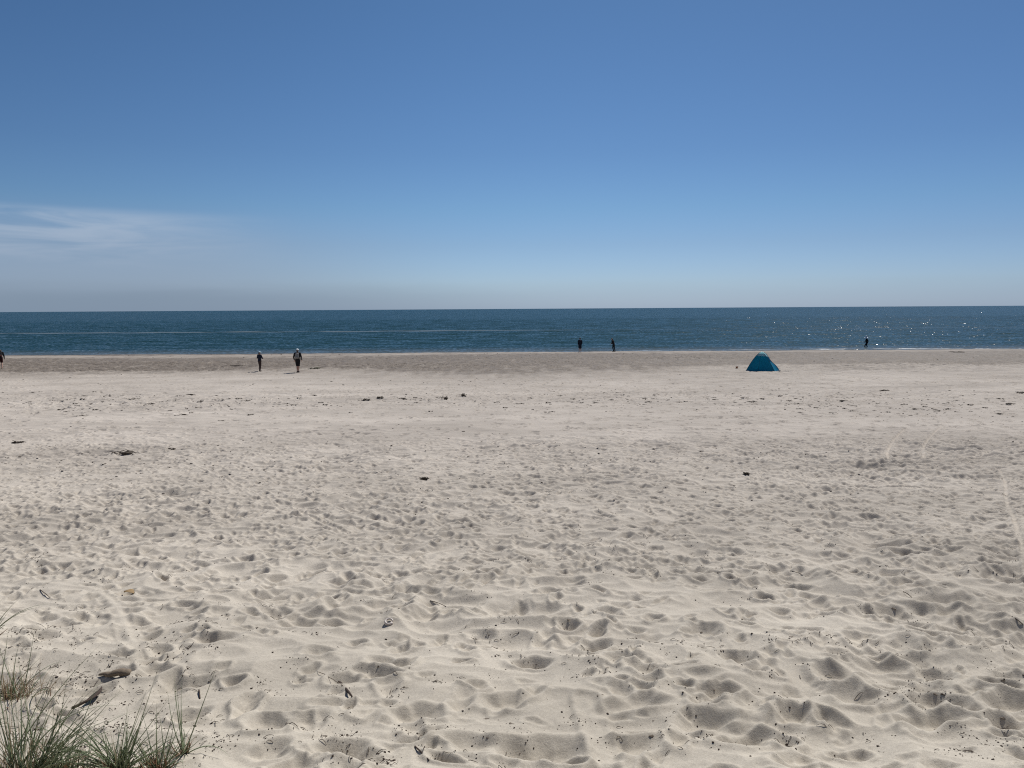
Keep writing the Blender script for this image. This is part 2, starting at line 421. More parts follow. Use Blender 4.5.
# ------------------------------------------------------------------ sea
def sea_material():
    m, N, L, B = new_mat('sea_water')
    geo = N.new('ShaderNodeNewGeometry')
    sep = N.new('ShaderNodeSeparateXYZ'); L.new(geo.outputs['Position'], sep.inputs[0])
    def noise(scale, sx, detail=4, rough=.55):
        mp = N.new('ShaderNodeMapping'); mp.inputs['Scale'].default_value = (sx, 1, 1); L.new(geo.outputs['Position'], mp.inputs['Vector'])
        n = N.new('ShaderNodeTexNoise'); n.inputs['Scale'].default_value = scale; n.inputs['Detail'].default_value = detail; n.inputs['Roughness'].default_value = rough
        L.new(mp.outputs[0], n.inputs['Vector']); return n.outputs['Fac']
    def math_(op, a, b=None, c=None):
        n = N.new('ShaderNodeMath'); n.operation = op
        for i, v in enumerate((a, b, c)):
            if v is None: continue
            if isinstance(v, (int, float)): n.inputs[i].default_value = v
            else: L.new(v, n.inputs[i])
        return n.outputs[0]
    def mix(f, a, b):
        n = N.new('ShaderNodeMix'); n.data_type = 'RGBA'
        for s, v in (('Factor', f), ('A', a), ('B', b)):
            if isinstance(v, (int, float)): n.inputs[s].default_value = v
            elif isinstance(v, tuple): n.inputs[s].default_value = (*v, 1)
            else: L.new(v, n.inputs[s])
        return n.outputs['Result']
    def maprange(v, a, b, c=0, d=1, smooth=True):
        n = N.new('ShaderNodeMapRange'); n.interpolation_type = 'SMOOTHSTEP' if smooth else 'LINEAR'
        L.new(v, n.inputs[0])
        for i, q in enumerate((a, b, c, d)): n.inputs[i + 1].default_value = q
        return n.outputs[0]
    # body colour: greener and browner in the shallows, streaked by depth and weed
    streak = noise(0.012, .18, 5, .6)
    deep = mix(maprange(streak, .35, .65), (0.005, 0.024, 0.016), (0.007, 0.030, 0.024))
    sh = maprange(sep.outputs['Y'], 92, 106, 1, 0)
    body = mix(math_('MULTIPLY', sh, .55), deep, (0.10, 0.105, 0.095))
    # foam: thin broken crest over the bar and small breakers on the shore
    yb = math_('ADD', sep.outputs['Y'], math_('MULTIPLY', math_('SUBTRACT', noise(0.03, 1, 3), .5), 5.0))
    bar = math_('MULTIPLY', maprange(yb, 179.5, 182, 0, 1), maprange(yb, 186, 189, 1, 0))
    brk = maprange(noise(0.11, .5, 5, .7), .22, .46)
    xl = maprange(sep.outputs['X'], -25, 25, 1, .12)
    bar = math_('MULTIPLY', math_('MULTIPLY', bar, brk), xl)
    yc = math_('ADD', sep.outputs['Y'], math_('MULTIPLY', math_('SUBTRACT', noise(0.12, 1, 4), .5), 3.0))
    sb = math_('MULTIPLY', maprange(yc, 92.2, 92.8, 0, 1), maprange(yc, 93.6, 94.8, 1, 0))
    xr = maprange(sep.outputs['X'], -6, 12, .06, .55)
    sb = math_('MULTIPLY', math_('MULTIPLY', sb, maprange(noise(0.5, .35, 5, .7), .50, .60)), xr)
    foam = math_('MAXIMUM', math_('MULTIPLY', bar, .17), sb)
    col = mix(foam, body, (0.62, 0.64, 0.65))
    L.new(col, B.inputs['Base Color'])
    L.new(math_('MULTIPLY_ADD', foam, .4, .16), B.inputs['Roughness'])
    B.inputs['IOR'].default_value = 1.33
    B.inputs['Specular IOR Level'].default_value = 0.33
    # ripple slopes taken straight from noise: small wavelets facing the shore dominate what is seen at a low angle
    def slopes(scale, kx, ky, sx):
        mp = N.new('ShaderNodeMapping'); mp.inputs['Scale'].default_value = (sx, 1, 1); L.new(geo.outputs['Position'], mp.inputs['Vector'])
        n = N.new('ShaderNodeTexNoise'); n.inputs['Scale'].default_value = scale; n.inputs['Detail'].default_value = 4; n.inputs['Roughness'].default_value = .6
        L.new(mp.outputs[0], n.inputs['Vector'])
        v = N.new('ShaderNodeVectorMath'); v.operation = 'SUBTRACT'; L.new(n.outputs['Color'], v.inputs[0]); v.inputs[1].default_value = (.5, .5, .5)
        w = N.new('ShaderNodeVectorMath'); w.operation = 'MULTIPLY'; L.new(v.outputs[0], w.inputs[0]); w.inputs[1].default_value = (kx, ky, 0)
        return w.outputs[0]
    ad = N.new('ShaderNodeVectorMath'); ad.operation = 'ADD'; L.new(slopes(.33, .2, .36, .5), ad.inputs[0]); L.new(slopes(2.7, .95, 1.04, .8), ad.inputs[1])
    ad2 = N.new('ShaderNodeVectorMath'); ad2.operation = 'ADD'; L.new(ad.outputs[0], ad2.inputs[0]); ad2.inputs[1].default_value = (0, -.18, 0)
    ad3 = N.new('ShaderNodeVectorMath'); ad3.operation = 'ADD'; L.new(ad2.outputs[0], ad3.inputs[0]); L.new(geo.outputs['Normal'], ad3.inputs[1])
    nr = N.new('ShaderNodeVectorMath'); nr.operation = 'NORMALIZE'; L.new(ad3.outputs[0], nr.inputs[0])
    L.new(nr.outputs[0], B.inputs['Normal'])
    return m
M_SEA = sea_material()
ys = [89.0]
while ys[-1] < 420: ys.append(ys[-1] + 0.35 + 0.0016 * (ys[-1] - 89))
while ys[-1] < 60000: ys.append(ys[-1] * 1.06)
ys = np.array(ys)
tn = np.linspace(-0.80, 0.80, 620)
side = 0.80 + np.array([.05, .12, .25, .5, 1, 2, 4, 8, 16.])
ts = np.concatenate([-side[::-1], tn, side])
Yg = np.repeat(ys[:, None], len(ts), 1); Xg = ys[:, None] * ts[None, :]
Zg = np.full(Xg.shape, WATER_Z)
r = np.random.default_rng(5)
for k in range(46):
    lam = 1.6 * (1.085 ** k) if k < 30 else 2.2 * 1.07 ** (k - 30)
    th = r.normal(math.radians(100), .55)
    kx, ky = math.cos(th) * 2 * math.pi / lam, math.sin(th) * 2 * math.pi / lam
    ph = r.uniform(0, 7)
    Zg += 0.0036 * lam ** .8 * np.sin(kx * Xg + ky * Yg + ph + 0.6 * np.sin(.05 * Xg + k)) * (.6 if k < 30 else .5)
amp = np.interp(Yg, [89, 93, 100, 130, 380, 420], [0.10, .25, .6, 1, 1, 0])
amp = amp * np.interp(np.abs(Xg) / Yg, [.7, .8], [1, 0])
Zg = WATER_Z + (Zg - WATER_Z) * amp
# low breaking ridge along the bar, a small one at the edge
sea = obj('sea', grid_mesh('sea', Xg, Yg, Zg), M_SEA); set_props(sea, kind='structure')

# ------------------------------------------------------------------ sun and sky
SUN_EL, SUN_AZ = math.radians(54), math.radians(33)   # azimuth: to the right of straight ahead
sd = Vector((math.sin(SUN_AZ) * math.cos(SUN_EL), math.cos(SUN_AZ) * math.cos(SUN_EL), math.sin(SUN_EL)))
sl = bpy.data.lights.new('sun', 'SUN'); sl.energy = 4.9; sl.angle = math.radians(.53); sl.color = (1, .965, .91)
so = bpy.data.objects.new('sun', sl); COL.objects.link(so); so.rotation_euler = sd.to_track_quat('Z', 'Y').to_euler(); so.location = (30, 40, 60)

world = bpy.data.worlds.new('World'); scene.world = world; world.use_nodes = True
N, L = world.node_tree.nodes, world.node_tree.links
bg = N['Background']; bg.inputs['Strength'].default_value = 0.10
sky = N.new('ShaderNodeTexSky'); sky.sky_type = 'NISHITA'; sky.sun_disc = False
sky.sun_elevation = SUN_EL; sky.sun_rotation = SUN_AZ
sky.altitude = 0; sky.air_density = 1.0; sky.dust_density = 0.6; sky.ozone_density = 1.6
tc = N.new('ShaderNodeTexCoord')
sep = N.new('ShaderNodeSeparateXYZ'); L.new(tc.outputs['Generated'], sep.inputs[0])
def wm(op, a, b=None, c=None):
    n = N.new('ShaderNodeMath'); n.operation = op
    for i, v in enumerate((a, b, c)):
        if v is None: continue
        if isinstance(v, (int, float)): n.inputs[i].default_value = v
        else: L.new(v, n.inputs[i])
    return n.outputs[0]
def wr(v, a, b, c=0, d=1):
    n = N.new('ShaderNodeMapRange'); n.interpolation_type = 'SMOOTHSTEP'; L.new(v, n.inputs[0])
    for i, q in enumerate((a, b, c, d)): n.inputs[i + 1].default_value = q
    return n.outputs[0]
def wmix(f, a, b, bt='MIX'):
    n = N.new('ShaderNodeMix'); n.data_type = 'RGBA'; n.blend_type = bt
    for s, v in (('Factor', f), ('A', a), ('B', b)):
        if isinstance(v, (int, float)): n.inputs[s].default_value = v
        elif isinstance(v, tuple): n.inputs[s].default_value = (*v, 1)
        else: L.new(v, n.inputs[s])
    return n.outputs['Result']
el = sep.outputs['Z']
az = wm('ARCTAN2', sep.outputs['X'], sep.outputs['Y'])      # 0 straight ahead, negative to the left
# tint of the clear air by height above the horizon
tint = N.new('ShaderNodeValToRGB'); L.new(el, tint.inputs[0])
TINT = [(0.0, (.55, .76, 1.30)), (.03, (.50, .665, 1.02)), (.08, (.435, .575, .82)), (.125, (.39, .56, .76)), (.19, (.35, .51, .70)), (.35, (.315, .48, .64)), (.7, (.42, .56, .70))]
while len(tint.color_ramp.elements) < len(TINT): tint.color_ramp.elements.new(.5)
for e, (p, c) in zip(tint.color_ramp.elements, TINT): e.position = p; e.color = (*c, 1)
c0 = wmix(1.0, sky.outputs[0], tint.outputs[0], 'MULTIPLY')
azt = N.new('ShaderNodeValToRGB'); L.new(wr(az, -1.2, 1.2), azt.inputs[0])
azt.color_ramp.interpolation = 'B_SPLINE'
AZT = [(0.0, (.8, .8, .82)), (.16, (.84, .84, .85)), (.5, (1.03, 1.03, 1.03)), (.84, (.66, .69, .74)), (1.0, (.62, .66, .72))]
while len(azt.color_ramp.elements) < len(AZT): azt.color_ramp.elements.new(.5)
for e, (p, c) in zip(azt.color_ramp.elements, AZT): e.position = p; e.color = (*c, 1)
c0 = wmix(1.0, c0, azt.outputs[0], 'MULTIPLY')
# thin cirrus low on the left, stretched along the wind
cv = N.new('ShaderNodeCombineXYZ'); L.new(wm('MULTIPLY', az, 5.0), cv.inputs[0]); L.new(wm('MULTIPLY', el, 42.0), cv.inputs[1])
nz = N.new('ShaderNodeTexNoise'); nz.inputs['Scale'].default_value = 1.3; nz.inputs['Detail'].default_value = 8; nz.inputs['Roughness'].default_value = .52; nz.inputs['Distortion'].default_value = .5
L.new(cv.outputs[0], nz.inputs['Vector'])
band = wm('MULTIPLY', wr(el, .035, .080), wr(el, .102, .119, 1, 0))
azm = wr(az, -.52, -.25, 1, 0)
ci = wm('MULTIPLY', wm('MULTIPLY', wr(nz.outputs['Fac'], .27, .62), band), azm)
CLOUD = (4.0, 4.8, 5.9)
c1 = wmix(wm('MULTIPLY', ci, .70), c0, CLOUD)
# milky veil below it and a grey bank of sea haze at the horizon, thicker on the left
veil = wm('MULTIPLY', wr(el, .03, .14, 1, 0), wr(az, -.45, -.02, 1, 0))
c2 = wmix(wm('MULTIPLY', veil, .60), c1, (2.5, 3.1, 4.1))
bank = wm('MULTIPLY', wr(wm('ADD', el, wm('MULTIPLY', nz.outputs['Fac'], .012)), .018, .045, 1, 0), wr(az, -.5, .2, 1, .25))
c3 = wmix(wm('MULTIPLY', bank, .60), c2, (1.72, 2.32, 3.05))
L.new(c3, bg.inputs['Color'])

# ================================================================== THINGS
def bake(o):
    """apply modifiers into plain mesh data"""
    dg = bpy.context.evaluated_depsgraph_get()
    me = bpy.data.meshes.new_from_object(o.evaluated_get(dg))
    old = o.data; o.modifiers.clear(); o.data = me
    bpy.data.meshes.remove(old)
    return o

def capsules(name, caps, mat, parent, voxel=0.008, smooth=4, extra=None):
    """one continuous surface grown round tapered segments (a, ra, b, rb[, flatten])"""
    bm = bmesh.new()
    for c in caps:
        a, ra, b, rb = Vector(c[0]), c[1], Vector(c[2]), c[3]
        fl = c[4] if len(c) > 4 else (1, 1)
        n = max(1, int((b - a).length / (min(ra, rb) * .8)))
        axis = (b - a).normalized() if (b - a).length > 1e-6 else Vector((0, 0, 1))
        q = axis.to_track_quat('Z', 'Y').to_matrix().to_4x4()
        # cone body
        r = bmesh.ops.create_cone(bm, cap_ends=True, segments=16, radius1=1, radius2=1, depth=1)
        L_ = (b - a).length
        for v in r['verts']:
            t = v.co.z + .5; rr = ra + (rb - ra) * t
            v.co = Vector((v.co.x * rr * fl[0], v.co.y * rr * fl[1], t * max(L_, 1e-4)))
        bmesh.ops.transform(bm, matrix=Matrix.Translation(a) @ q, verts=r['verts'])
        for p, rr in ((a, ra), (b, rb)):
            s = bmesh.ops.create_uvsphere(bm, u_segments=14, v_segments=9, radius=rr)
            for v in s['verts']: v.co = Vector((v.co.x * fl[0], v.co.y * fl[1], v.co.z))
            bmesh.ops.transform(bm, matrix=Matrix.Translation(p) @ q, verts=s['verts'])
    me = bpy.data.meshes.new(name); bm.to_mesh(me); bm.free()
    o = obj(name, me, None, parent)
    md = o.modifiers.new('r', 'REMESH'); md.mode = 'VOXEL'; md.voxel_size = voxel; md.use_smooth_shade = True
    if smooth:
        sm = o.modifiers.new('s', 'SMOOTH'); sm.factor = .5; sm.iterations = smooth
    bake(o)
    o.data.materials.clear(); o.data.materials.append(mat)
    return o

M_SKIN = simple('skin', (.42, .25, .18), .55, .4, .08, 20)
M_BLACK = simple('black_cloth', (.016, .016, .018), .9, .15, .3, 40, .2)
M_NAVY = simple('navy_cloth', (.014, .018, .032), .9, .15, .3, 40, .2)
M_GREYB = simple('grey_nylon', (.17, .17, .165), .7, .3, .2, 25, .2)
M_TROUS = simple('brown_trousers', (.055, .038, .034), .9, .1, .25, 25, .2)
M_CAP = simple('pale_cotton', (.62, .66, .68), .9, .1, .08, 30)
M_CAPB = simple('pale_blue_cotton', (.38, .50, .56), .9, .1, .08, 30)
M_HAIR = simple('dark_hair', (.03, .02, .015), .6, .4, .3, 60)
M_SHOE = simple('dark_shoes', (.02, .018, .017), .7, .3, .2, 20)
M_RED = simple('rust_red_cloth', (.045, .014, .013), .9, .1, .2, 25)
M_SHOEL = simple('grey_trainers', (.28, .26, .25), .7, .3, .2, 20)
M_EYE = simple('eye', (.05, .04, .035), .2, .6, .1, 20)

def person(px, py, height, face, label, J, wear, group=None):
    """J overrides joints of a standing figure 1.75 m tall facing +y; face turns it about z"""
    p = on_sand(px, py)
    root = empty('person', (p.x, p.y, p.z - .012), face)
    s = height / 1.75
    root.scale = (s, s, s)
    set_props(root, label, 'person', group)
    D = dict(pel=(0, 0, .96), waist=(0, 0, 1.10), chest=(0, 0, 1.32), neck=(0, .0, 1.47), head=(0, .02, 1.63),
             shl=(-.185, 0, 1.42), shr=(.185, 0, 1.42), ell=(-.26, -.03, 1.14), elr=(.26, -.03, 1.14), wrl=(-.27, .03, .90), wrr=(.27, .03, .90),
             hpl=(-.09, 0, .92), hpr=(.09, 0, .92), knl=(-.10, .02, .50), knr=(.10, .02, .50), anl=(-.10, 0, .09), anr=(.10, 0, .09),
             tol=(-.12, .17, .035), tor=(.12, .17, .035))
    D.update(J); V = {k: Vector(v) for k, v in D.items()}
    hd = V['head']
    body = [(V['pel'], .135, V['waist'], .115, (1.1, .8)), (V['waist'], .115, V['chest'], .145, (1.15, .75)), (V['chest'], .14, V['neck'], .062, (1.2, .8)),
            (V['neck'] - Vector((0, 0, .03)), .055, hd - Vector((0, 0, .07)), .055),
            (hd + Vector((0, -.012, .015)), .088, hd + Vector((0, .012, .03)), .084), (hd + Vector((0, .03, -.04)), .062, hd + Vector((0, .045, -.085)), .036),
            (hd + Vector((0, .095, .005)), .012, hd + Vector((0, .112, -.028)), .014),      # nose
            (hd + Vector((-.022, .090, -.058)), .008, hd + Vector((.022, .090, -.058)), .008),  # lips
            (hd + Vector((-.09, -.005, .015)), .013, hd + Vector((-.092, -.008, -.02)), .011), (hd + Vector((.09, -.005, .015)), .013, hd + Vector((.092, -.008, -.02)), .011)]
    for sd_ in 'lr':
        sg = -1 if sd_ == 'l' else 1
        sh, el_, wr_, hp, kn, an, to = (V[k + sd_] for k in ('sh', 'el', 'wr', 'hp', 'kn', 'an', 'to'))
        body += [(V['chest'] + Vector((0, 0, .08)), .08, sh, .058), (sh, .056, el_, .040), (el_, .040, wr_, .027), (hp, .088, kn, .056), (kn, .056, kn.lerp(an, .35), .056), (kn.lerp(an, .35), .056, an, .036),
                 (an, .042, an + Vector((0, -.03, -.05)), .034), (an + Vector((0, 0, -.03)), .04, to, .028, (1.2, .9))]
        f = (wr_ - el_).normalized(); side_ = Vector((0, 1, 0)) if abs(f.y) < .8 else Vector((0, 0, 1))
        fw = (side_ - f * side_.dot(f)).normalized(); pal = f.cross(fw) * sg
        body += [(wr_, .026, wr_ + f * .085, .030, (.65, 1.25) if abs(f.y) < .8 else (1, .8))]
        for k, (off_, ln) in enumerate(((.030, .068), (.010, .078), (-.010, .072), (-.029, .055))):
            b0 = wr_ + f * .080 + fw * off_; b1 = b0 + f * ln * .55 + pal * -.008; b2 = b1 + f * ln * .42 + pal * -.022
            body += [(b0, .0095, b1, .0085), (b1, .0085, b2, .0075)]
        t0 = wr_ + f * .03 + fw * .026; t1 = t0 + fw * .028 + f * .028; t2 = t1 + f * .032 + fw * .006
        body += [(t0, .012, t1, .010), (t1, .010, t2, .0085)]
    capsules('body', body, M_SKIN, root, .007, 2)
    for sg in (-1, 1):
        bm = bmesh.new(); bmesh.ops.create_uvsphere(bm, u_segments=10, v_segments=8, radius=.012)
        me = bpy.data.meshes.new('eye'); bm.to_mesh(me); bm.free()
        e = obj('eye', me, M_EYE, root); e.location = hd + Vector((sg * .033, .083, .012))
    for w in wear:
        k, mat = w[0], w[1]
        lb = w[2] if len(w) > 2 else None
        o = None
        if k in ('jacket', 'shirt', 'jumper'):
            c = [(V['pel'] + Vector((0, 0, -.02)), .165, V['waist'], .145, (1.1, .82)), (V['waist'], .145, V['chest'], .165, (1.15, .78)), (V['chest'], .16, V['neck'] - Vector((0, 0, .03)), .075, (1.2, .85))]
            for q in 'lr':
                e1 = V['el' + q]; w1 = V['wr' + q]
                c += [(V['chest'] + Vector((0, 0, .07)), .10, V['sh' + q], .078), (V['sh' + q], .078, e1, .060), (e1, .060, e1.lerp(w1, .88), .046)]
            o = capsules(k, c, mat, root, .012, 3)
        elif k == 'dress':
            c = [(V['pel'] + Vector((0, 0, -.30)), .21, V['pel'], .175, (1.0, .82)), (V['pel'], .172, V['waist'], .14, (1.1, .82)), (V['waist'], .14, V['chest'], .16, (1.15, .78)), (V['chest'], .155, V['neck'] - Vector((0, 0, .03)), .075, (1.2, .85))]
            for q in 'lr':
                e1 = V['el' + q]; w1 = V['wr' + q]
                c += [(V['chest'] + Vector((0, 0, .07)), .10, V['sh' + q], .078), (V['sh' + q], .075, e1, .058), (e1, .058, e1.lerp(w1, .85), .046)]
            o = capsules(k, c, mat, root, .012, 3)
        elif k in ('shorts', 'trousers'):
            c = [(V['pel'] + Vector((0, 0, .05)), .150, V['pel'] - Vector((0, 0, .06)), .155, (1.1, .85))]
            for q in 'lr':
                hp, kn, an = V['hp' + q], V['kn' + q], V['an' + q]
                if k == 'shorts': c += [(hp, .108, hp.lerp(kn, .92), .088)]
                else: c += [(hp, .105, kn, .078), (kn, .078, kn.lerp(an, .93), .064)]
            o = capsules(k, c, mat, root, .012, 3)
        elif k == 'shoe':
            for q in 'lr':
                an, to = V['an' + q], V['to' + q]
                o = capsules('shoe', [(an + Vector((0, -.02, -.02)), .052, an + Vector((0, -.03, -.05)), .045), (an + Vector((0, -.02, -.045)), .046, to, .042, (1.15, .95))], mat, root, .009, 2)
            o = None
        elif k == 'hair':
            o = capsules('hair', [(hd + Vector((0, -.03, .035)), .093, hd + Vector((0, .0, .05)), .088), (hd + Vector((0, -.055, .01)), .07, hd + Vector((0, -.065, -.08)), .05)], mat, root, .009, 2)
        elif k in ('cap', 'sun_hat'):
            bm = bmesh.new(); bmesh.ops.create_uvsphere(bm, u_segments=24, v_segments=14, radius=1)
            bmesh.ops.delete(bm, geom=[v for v in bm.verts if v.co.z < -.08], context='VERTS')
            for v in bm.verts: v.co = Vector((v.co.x * .104, v.co.y * .118 - .005, v.co.z * .105 + .045))
            big_ = k == 'sun_hat'
            n = 24
            rim = []
            for i in range(n):
                an_ = i / n * 2 * math.pi; cx, cy = math.cos(an_), math.sin(an_)
                ext = (.125 + .012 * math.sin(3 * an_)) if big_ else (.008 + .085 * max(0, cy) ** 2)
                rim.append((bm.verts.new((cx * .100, cy * .114 - .005, .046)), bm.verts.new((cx * (.106 + ext), cy * (.120 + ext) - .005, 0.040 - (.085 if big_ else .018 * max(0, cy))))))
            for i in range(n):
                a0, b0 = rim[i]; a1, b1 = rim[(i + 1) % n]; bm.faces.new((a0, a1, b1, b0))
            me = bpy.data.meshes.new(k); bm.to_mesh(me); bm.free(); me.polygons.foreach_set('use_smooth', [True] * len(me.polygons))
            o = obj(k, me, mat, root); o.location = hd
            if big_: o.scale = (1.3, 1.3, 2.1); o.location = hd - Vector((0, 0, .02))
            md = o.modifiers.new('t', 'SOLIDIFY'); md.thickness = .005
        elif k == 'backpack':
            ch = V['chest']
            b0 = ch + Vector((0, -.20, -.20)); b1 = ch + Vector((0, -.19, .06))
            o = capsules('backpack', [(b0 + Vector((-.07, 0, 0)), .082, b1 + Vector((-.06, 0, 0)), .078), (b0 + Vector((.07, 0, 0)), .082, b1 + Vector((.06, 0, 0)), .078), (b0, .085, b1, .085),
                                      (b0 + Vector((0, -.05, .02)), .06, b0 + Vector((0, -.05, .08)), .055)], mat, root, .012, 3)
            for sg in (-1, 1):
                pts = [b1 + Vector((sg * .08, .05, .04)), V['shl' if sg < 0 else 'shr'] + Vector((-sg * .06, -.04, .085)), V['shl' if sg < 0 else 'shr'] + Vector((-sg * .06, .07, .06)), ch + Vector((sg * .13, .155, -.02)), ch + Vector((sg * .17, .06, -.18)), b0 + Vector((sg * .13, .06, 0))]
                capsules('strap', [(pts[i], .018, pts[i + 1], .018) for i in range(5)], M_BLACK, o, .008, 1)
        elif k == 'bag':
            h = V['wr' + w[3]]
            o = capsules('bag', [(h + Vector((0, .04, -.02)), .07, h + Vector((0, .05, .10)), .06)], mat, root, .01, 2)
        if lb and o: o['label'] = lb
    return root

# two walkers on the upper beach
person(298, 372.3, 1.72, math.radians(4), 'person in pale cap, black top and shorts with a grey backpack, seen from behind',
       dict(anl=(-.045, .02, .09), anr=(.055, -.05, .09), tol=(-.06, .19, .035), tor=(.07, .12, .035), knl=(-.06, .05, .50), knr=(.07, .0, .5), wrl=(-.25, .06, .92), wrr=(.25, .06, .92), ell=(-.275, -.03, 1.16), elr=(.275, -.03, 1.16)),
       [('jacket', M_BLACK), ('shorts', M_BLACK), ('shoe', M_SHOE), ('hair', M_HAIR), ('cap', M_CAP), ('backpack', M_GREYB)])
person(260, 371.3, 1.50, math.radians(-32), 'shorter person in pale blue cap, dark jacket and brown trousers beside the backpack walker',
       dict(anl=(-.05, .03, .09), anr=(.06, -.06, .09), tol=(-.06, .2, .035), tor=(.07, .11, .035), knl=(-.06, .06, .50), knr=(.07, -.0, .5),
            ell=(-.31, .02, 1.18), elr=(.31, .04, 1.16), wrl=(-.10, .24, 1.20), wrr=(.14, .27, 1.15)),
       [('jacket', M_NAVY), ('trousers', M_TROUS), ('shoe', M_SHOE), ('hair', M_HAIR), ('cap', M_CAPB)])
# the one cut by the left edge of the picture, bending forward
person(0.9, 368.0, 1.66, math.radians(28), 'person in black top and dark red shorts leaning forward at the left edge',
       dict(waist=(0, .07, 1.09), chest=(0, .20, 1.26), neck=(0, .30, 1.36), head=(0, .40, 1.46), shl=(-.185, .23, 1.33), shr=(.185, .23, 1.33),
            ell=(-.27, .22, 1.05), elr=(.27, .16, 1.04), wrl=(-.25, .32, .82), wrr=(.28, .12, .80),
            anl=(-.10, .20, .09), tol=(-.11, .37, .035), knl=(-.10, .20, .50), anr=(.11, -.24, .10), tor=(.12, -.08, .035), knr=(.10, .0, .50)),
       [('jacket', M_BLACK), ('shorts', M_RED), ('hair', M_HAIR)])
# three at the waterline
person(580, 352.4, 1.70, math.radians(8), 'bare-legged person in knee length dark coat at the water edge, left of the waterline pair',
       dict(wrl=(-.20, .10, .93), wrr=(.20, .08, .93), anl=(-.10, .02, .09), anr=(.12, .0, .09), ell=(-.24, -.02, 1.15), elr=(.24, -.02, 1.15)),
       [('dress', M_NAVY), ('hair', M_HAIR)])
person(613.2, 351.6, 1.64, math.radians(50), 'person in dark clothes leaning forward at the water edge, right of the waterline pair',
       dict(pel=(0, -.06, .94), waist=(0, -.02, 1.08), chest=(0, .06, 1.29), neck=(0, .13, 1.43), head=(0, .19, 1.57), shl=(-.18, .08, 1.38), shr=(.18, .08, 1.38), ell=(-.23, .02, 1.12), elr=(.23, .10, 1.12),
            wrl=(-.20, .22, .98), wrr=(.20, .30, 1.00), hpl=(-.09, -.06, .9), hpr=(.09, -.06, .9), knl=(-.08, .02, .5), knr=(.08, -.10, .5), anl=(-.08, -.12, .09), tol=(-.09, .05, .035), anr=(.08, -.22, .10), tor=(.09, -.05, .035)),
       [('jumper', M_BLACK), ('trousers', M_BLACK), ('shoe', M_SHOE), ('hair', M_HAIR)])
person(866.4, 349.0, 1.58, math.radians(78), 'person in wide pale sun hat and dark clothes striding along the water edge',
       dict(chest=(0, .03, 1.32), neck=(0, .05, 1.47), head=(0, .08, 1.63), knl=(-.09, .22, .52), anl=(-.09, .30, .09), tol=(-.10, .47, .035), knr=(.09, -.04, .50), anr=(.09, -.30, .12), tor=(.1, -.15, .035),
            ell=(-.23, -.14, 1.17), wrl=(-.22, -.12, .92), elr=(.23, .10, 1.16), wrr=(.22, .22, .98)),
       [('jumper', M_BLACK), ('trousers', M_NAVY), ('shoe', M_SHOE), ('sun_hat', M_CAP)])

# ------------------------------------------------------------------ pop-up beach tent
M_TEAL = simple('teal_nylon', (.004, .23, .38), .45, .5, .10, 6, 0, .45)  # tent nylon in the brighter tone of its lit side
M_TEAL_SHADE = simple('shaded_teal_nylon', (.002, .180, .285), .5, .4, .12, 6, 0, .48)  # same nylon darkened: shade of the front panel put into the colour
M_PEAK_LIT = simple('sunlit_peak_nylon', (.50, .78, .80), .6, .3, .08, 20, 0, .6)  # sunlight on the tent top put into a paler colour
M_POLE = simple('black_pole', (.02, .02, .02), .4, .5, .1, 10)
M_CORD = simple('white_cord', (.6, .6, .58), .8, .2, .1, 10)
p = on_sand(764.6, 371.0)
tent = empty('beach_tent', (p.x, p.y + .55, gz(p.x, p.y + .55) - .01)); 
set_props(tent, 'teal blue pop-up beach shelter with a sunlit tone painted at its peak, on the upper beach', 'beach tent')
AP = Vector((-.02, .12, 1.43))
CORN = [Vector(c) for c in ((-1.33, -.40, 0), (.72, -.62, 0), (1.30, .0, 0), (.75, .9, 0), (-.80, .9, 0))]
EXPO = [1.55, 1.40, 1.15, 1.4, 1.55]
def hoop(i, s):
    c = CORN[i % 5]; e = EXPO[i % 5]
    f = s ** .85
    if i % 5 == 2:
        return Vector((AP.x + (c.x - AP.x) * f, AP.y + (c.y - AP.y) * f, AP.z * float(np.interp(f, [0, .12, .26, .36, .47, .58, .70, .80, .90, 1], [1, .975, .87, .73, .58, .46, .37, .28, .15, 0]))))
    return Vector((AP.x + (c.x - AP.x) * f, AP.y + (c.y - AP.y) * f, AP.z * (1 - f ** e)))
def panel(i, s, t, sag=.09):
    a, b = hoop(i, s), hoop(i + 1, s)
    m = a.lerp(b, t)
    inward = Vector((AP.x - m.x, AP.y - m.y, 0))
    k = math.sin(math.pi * t) * math.sin(math.pi * min(1, s * .95)) * sag
    wr_ = .012 * math.sin(9 * t + 14 * s + i) * s
    return m + inward.normalized() * (k + wr_) if inward.length > 1e-4 else m
nS, nT = 22, 14
for i, (mt, sg_) in enumerate(((M_TEAL_SHADE, .05), (M_TEAL, .10), (M_TEAL, .08), (None, 0), (M_TEAL, .08))):
    if mt is None: continue         # open side towards the sea
    V_, F_ = [], []
    for a in range(nS + 1):
        s = .16 + .84 * a / nS
        for b in range(nT + 1): V_.append(panel(i, s, b / nT, sg_))
    for a in range(nS):
        for b in range(nT):
            q = a * (nT + 1) + b; F_.append((q, q + 1, q + nT + 2, q + nT + 1))
    o = obj('wall_panel', mesh_from('wall_panel', V_, F_), mt, tent)
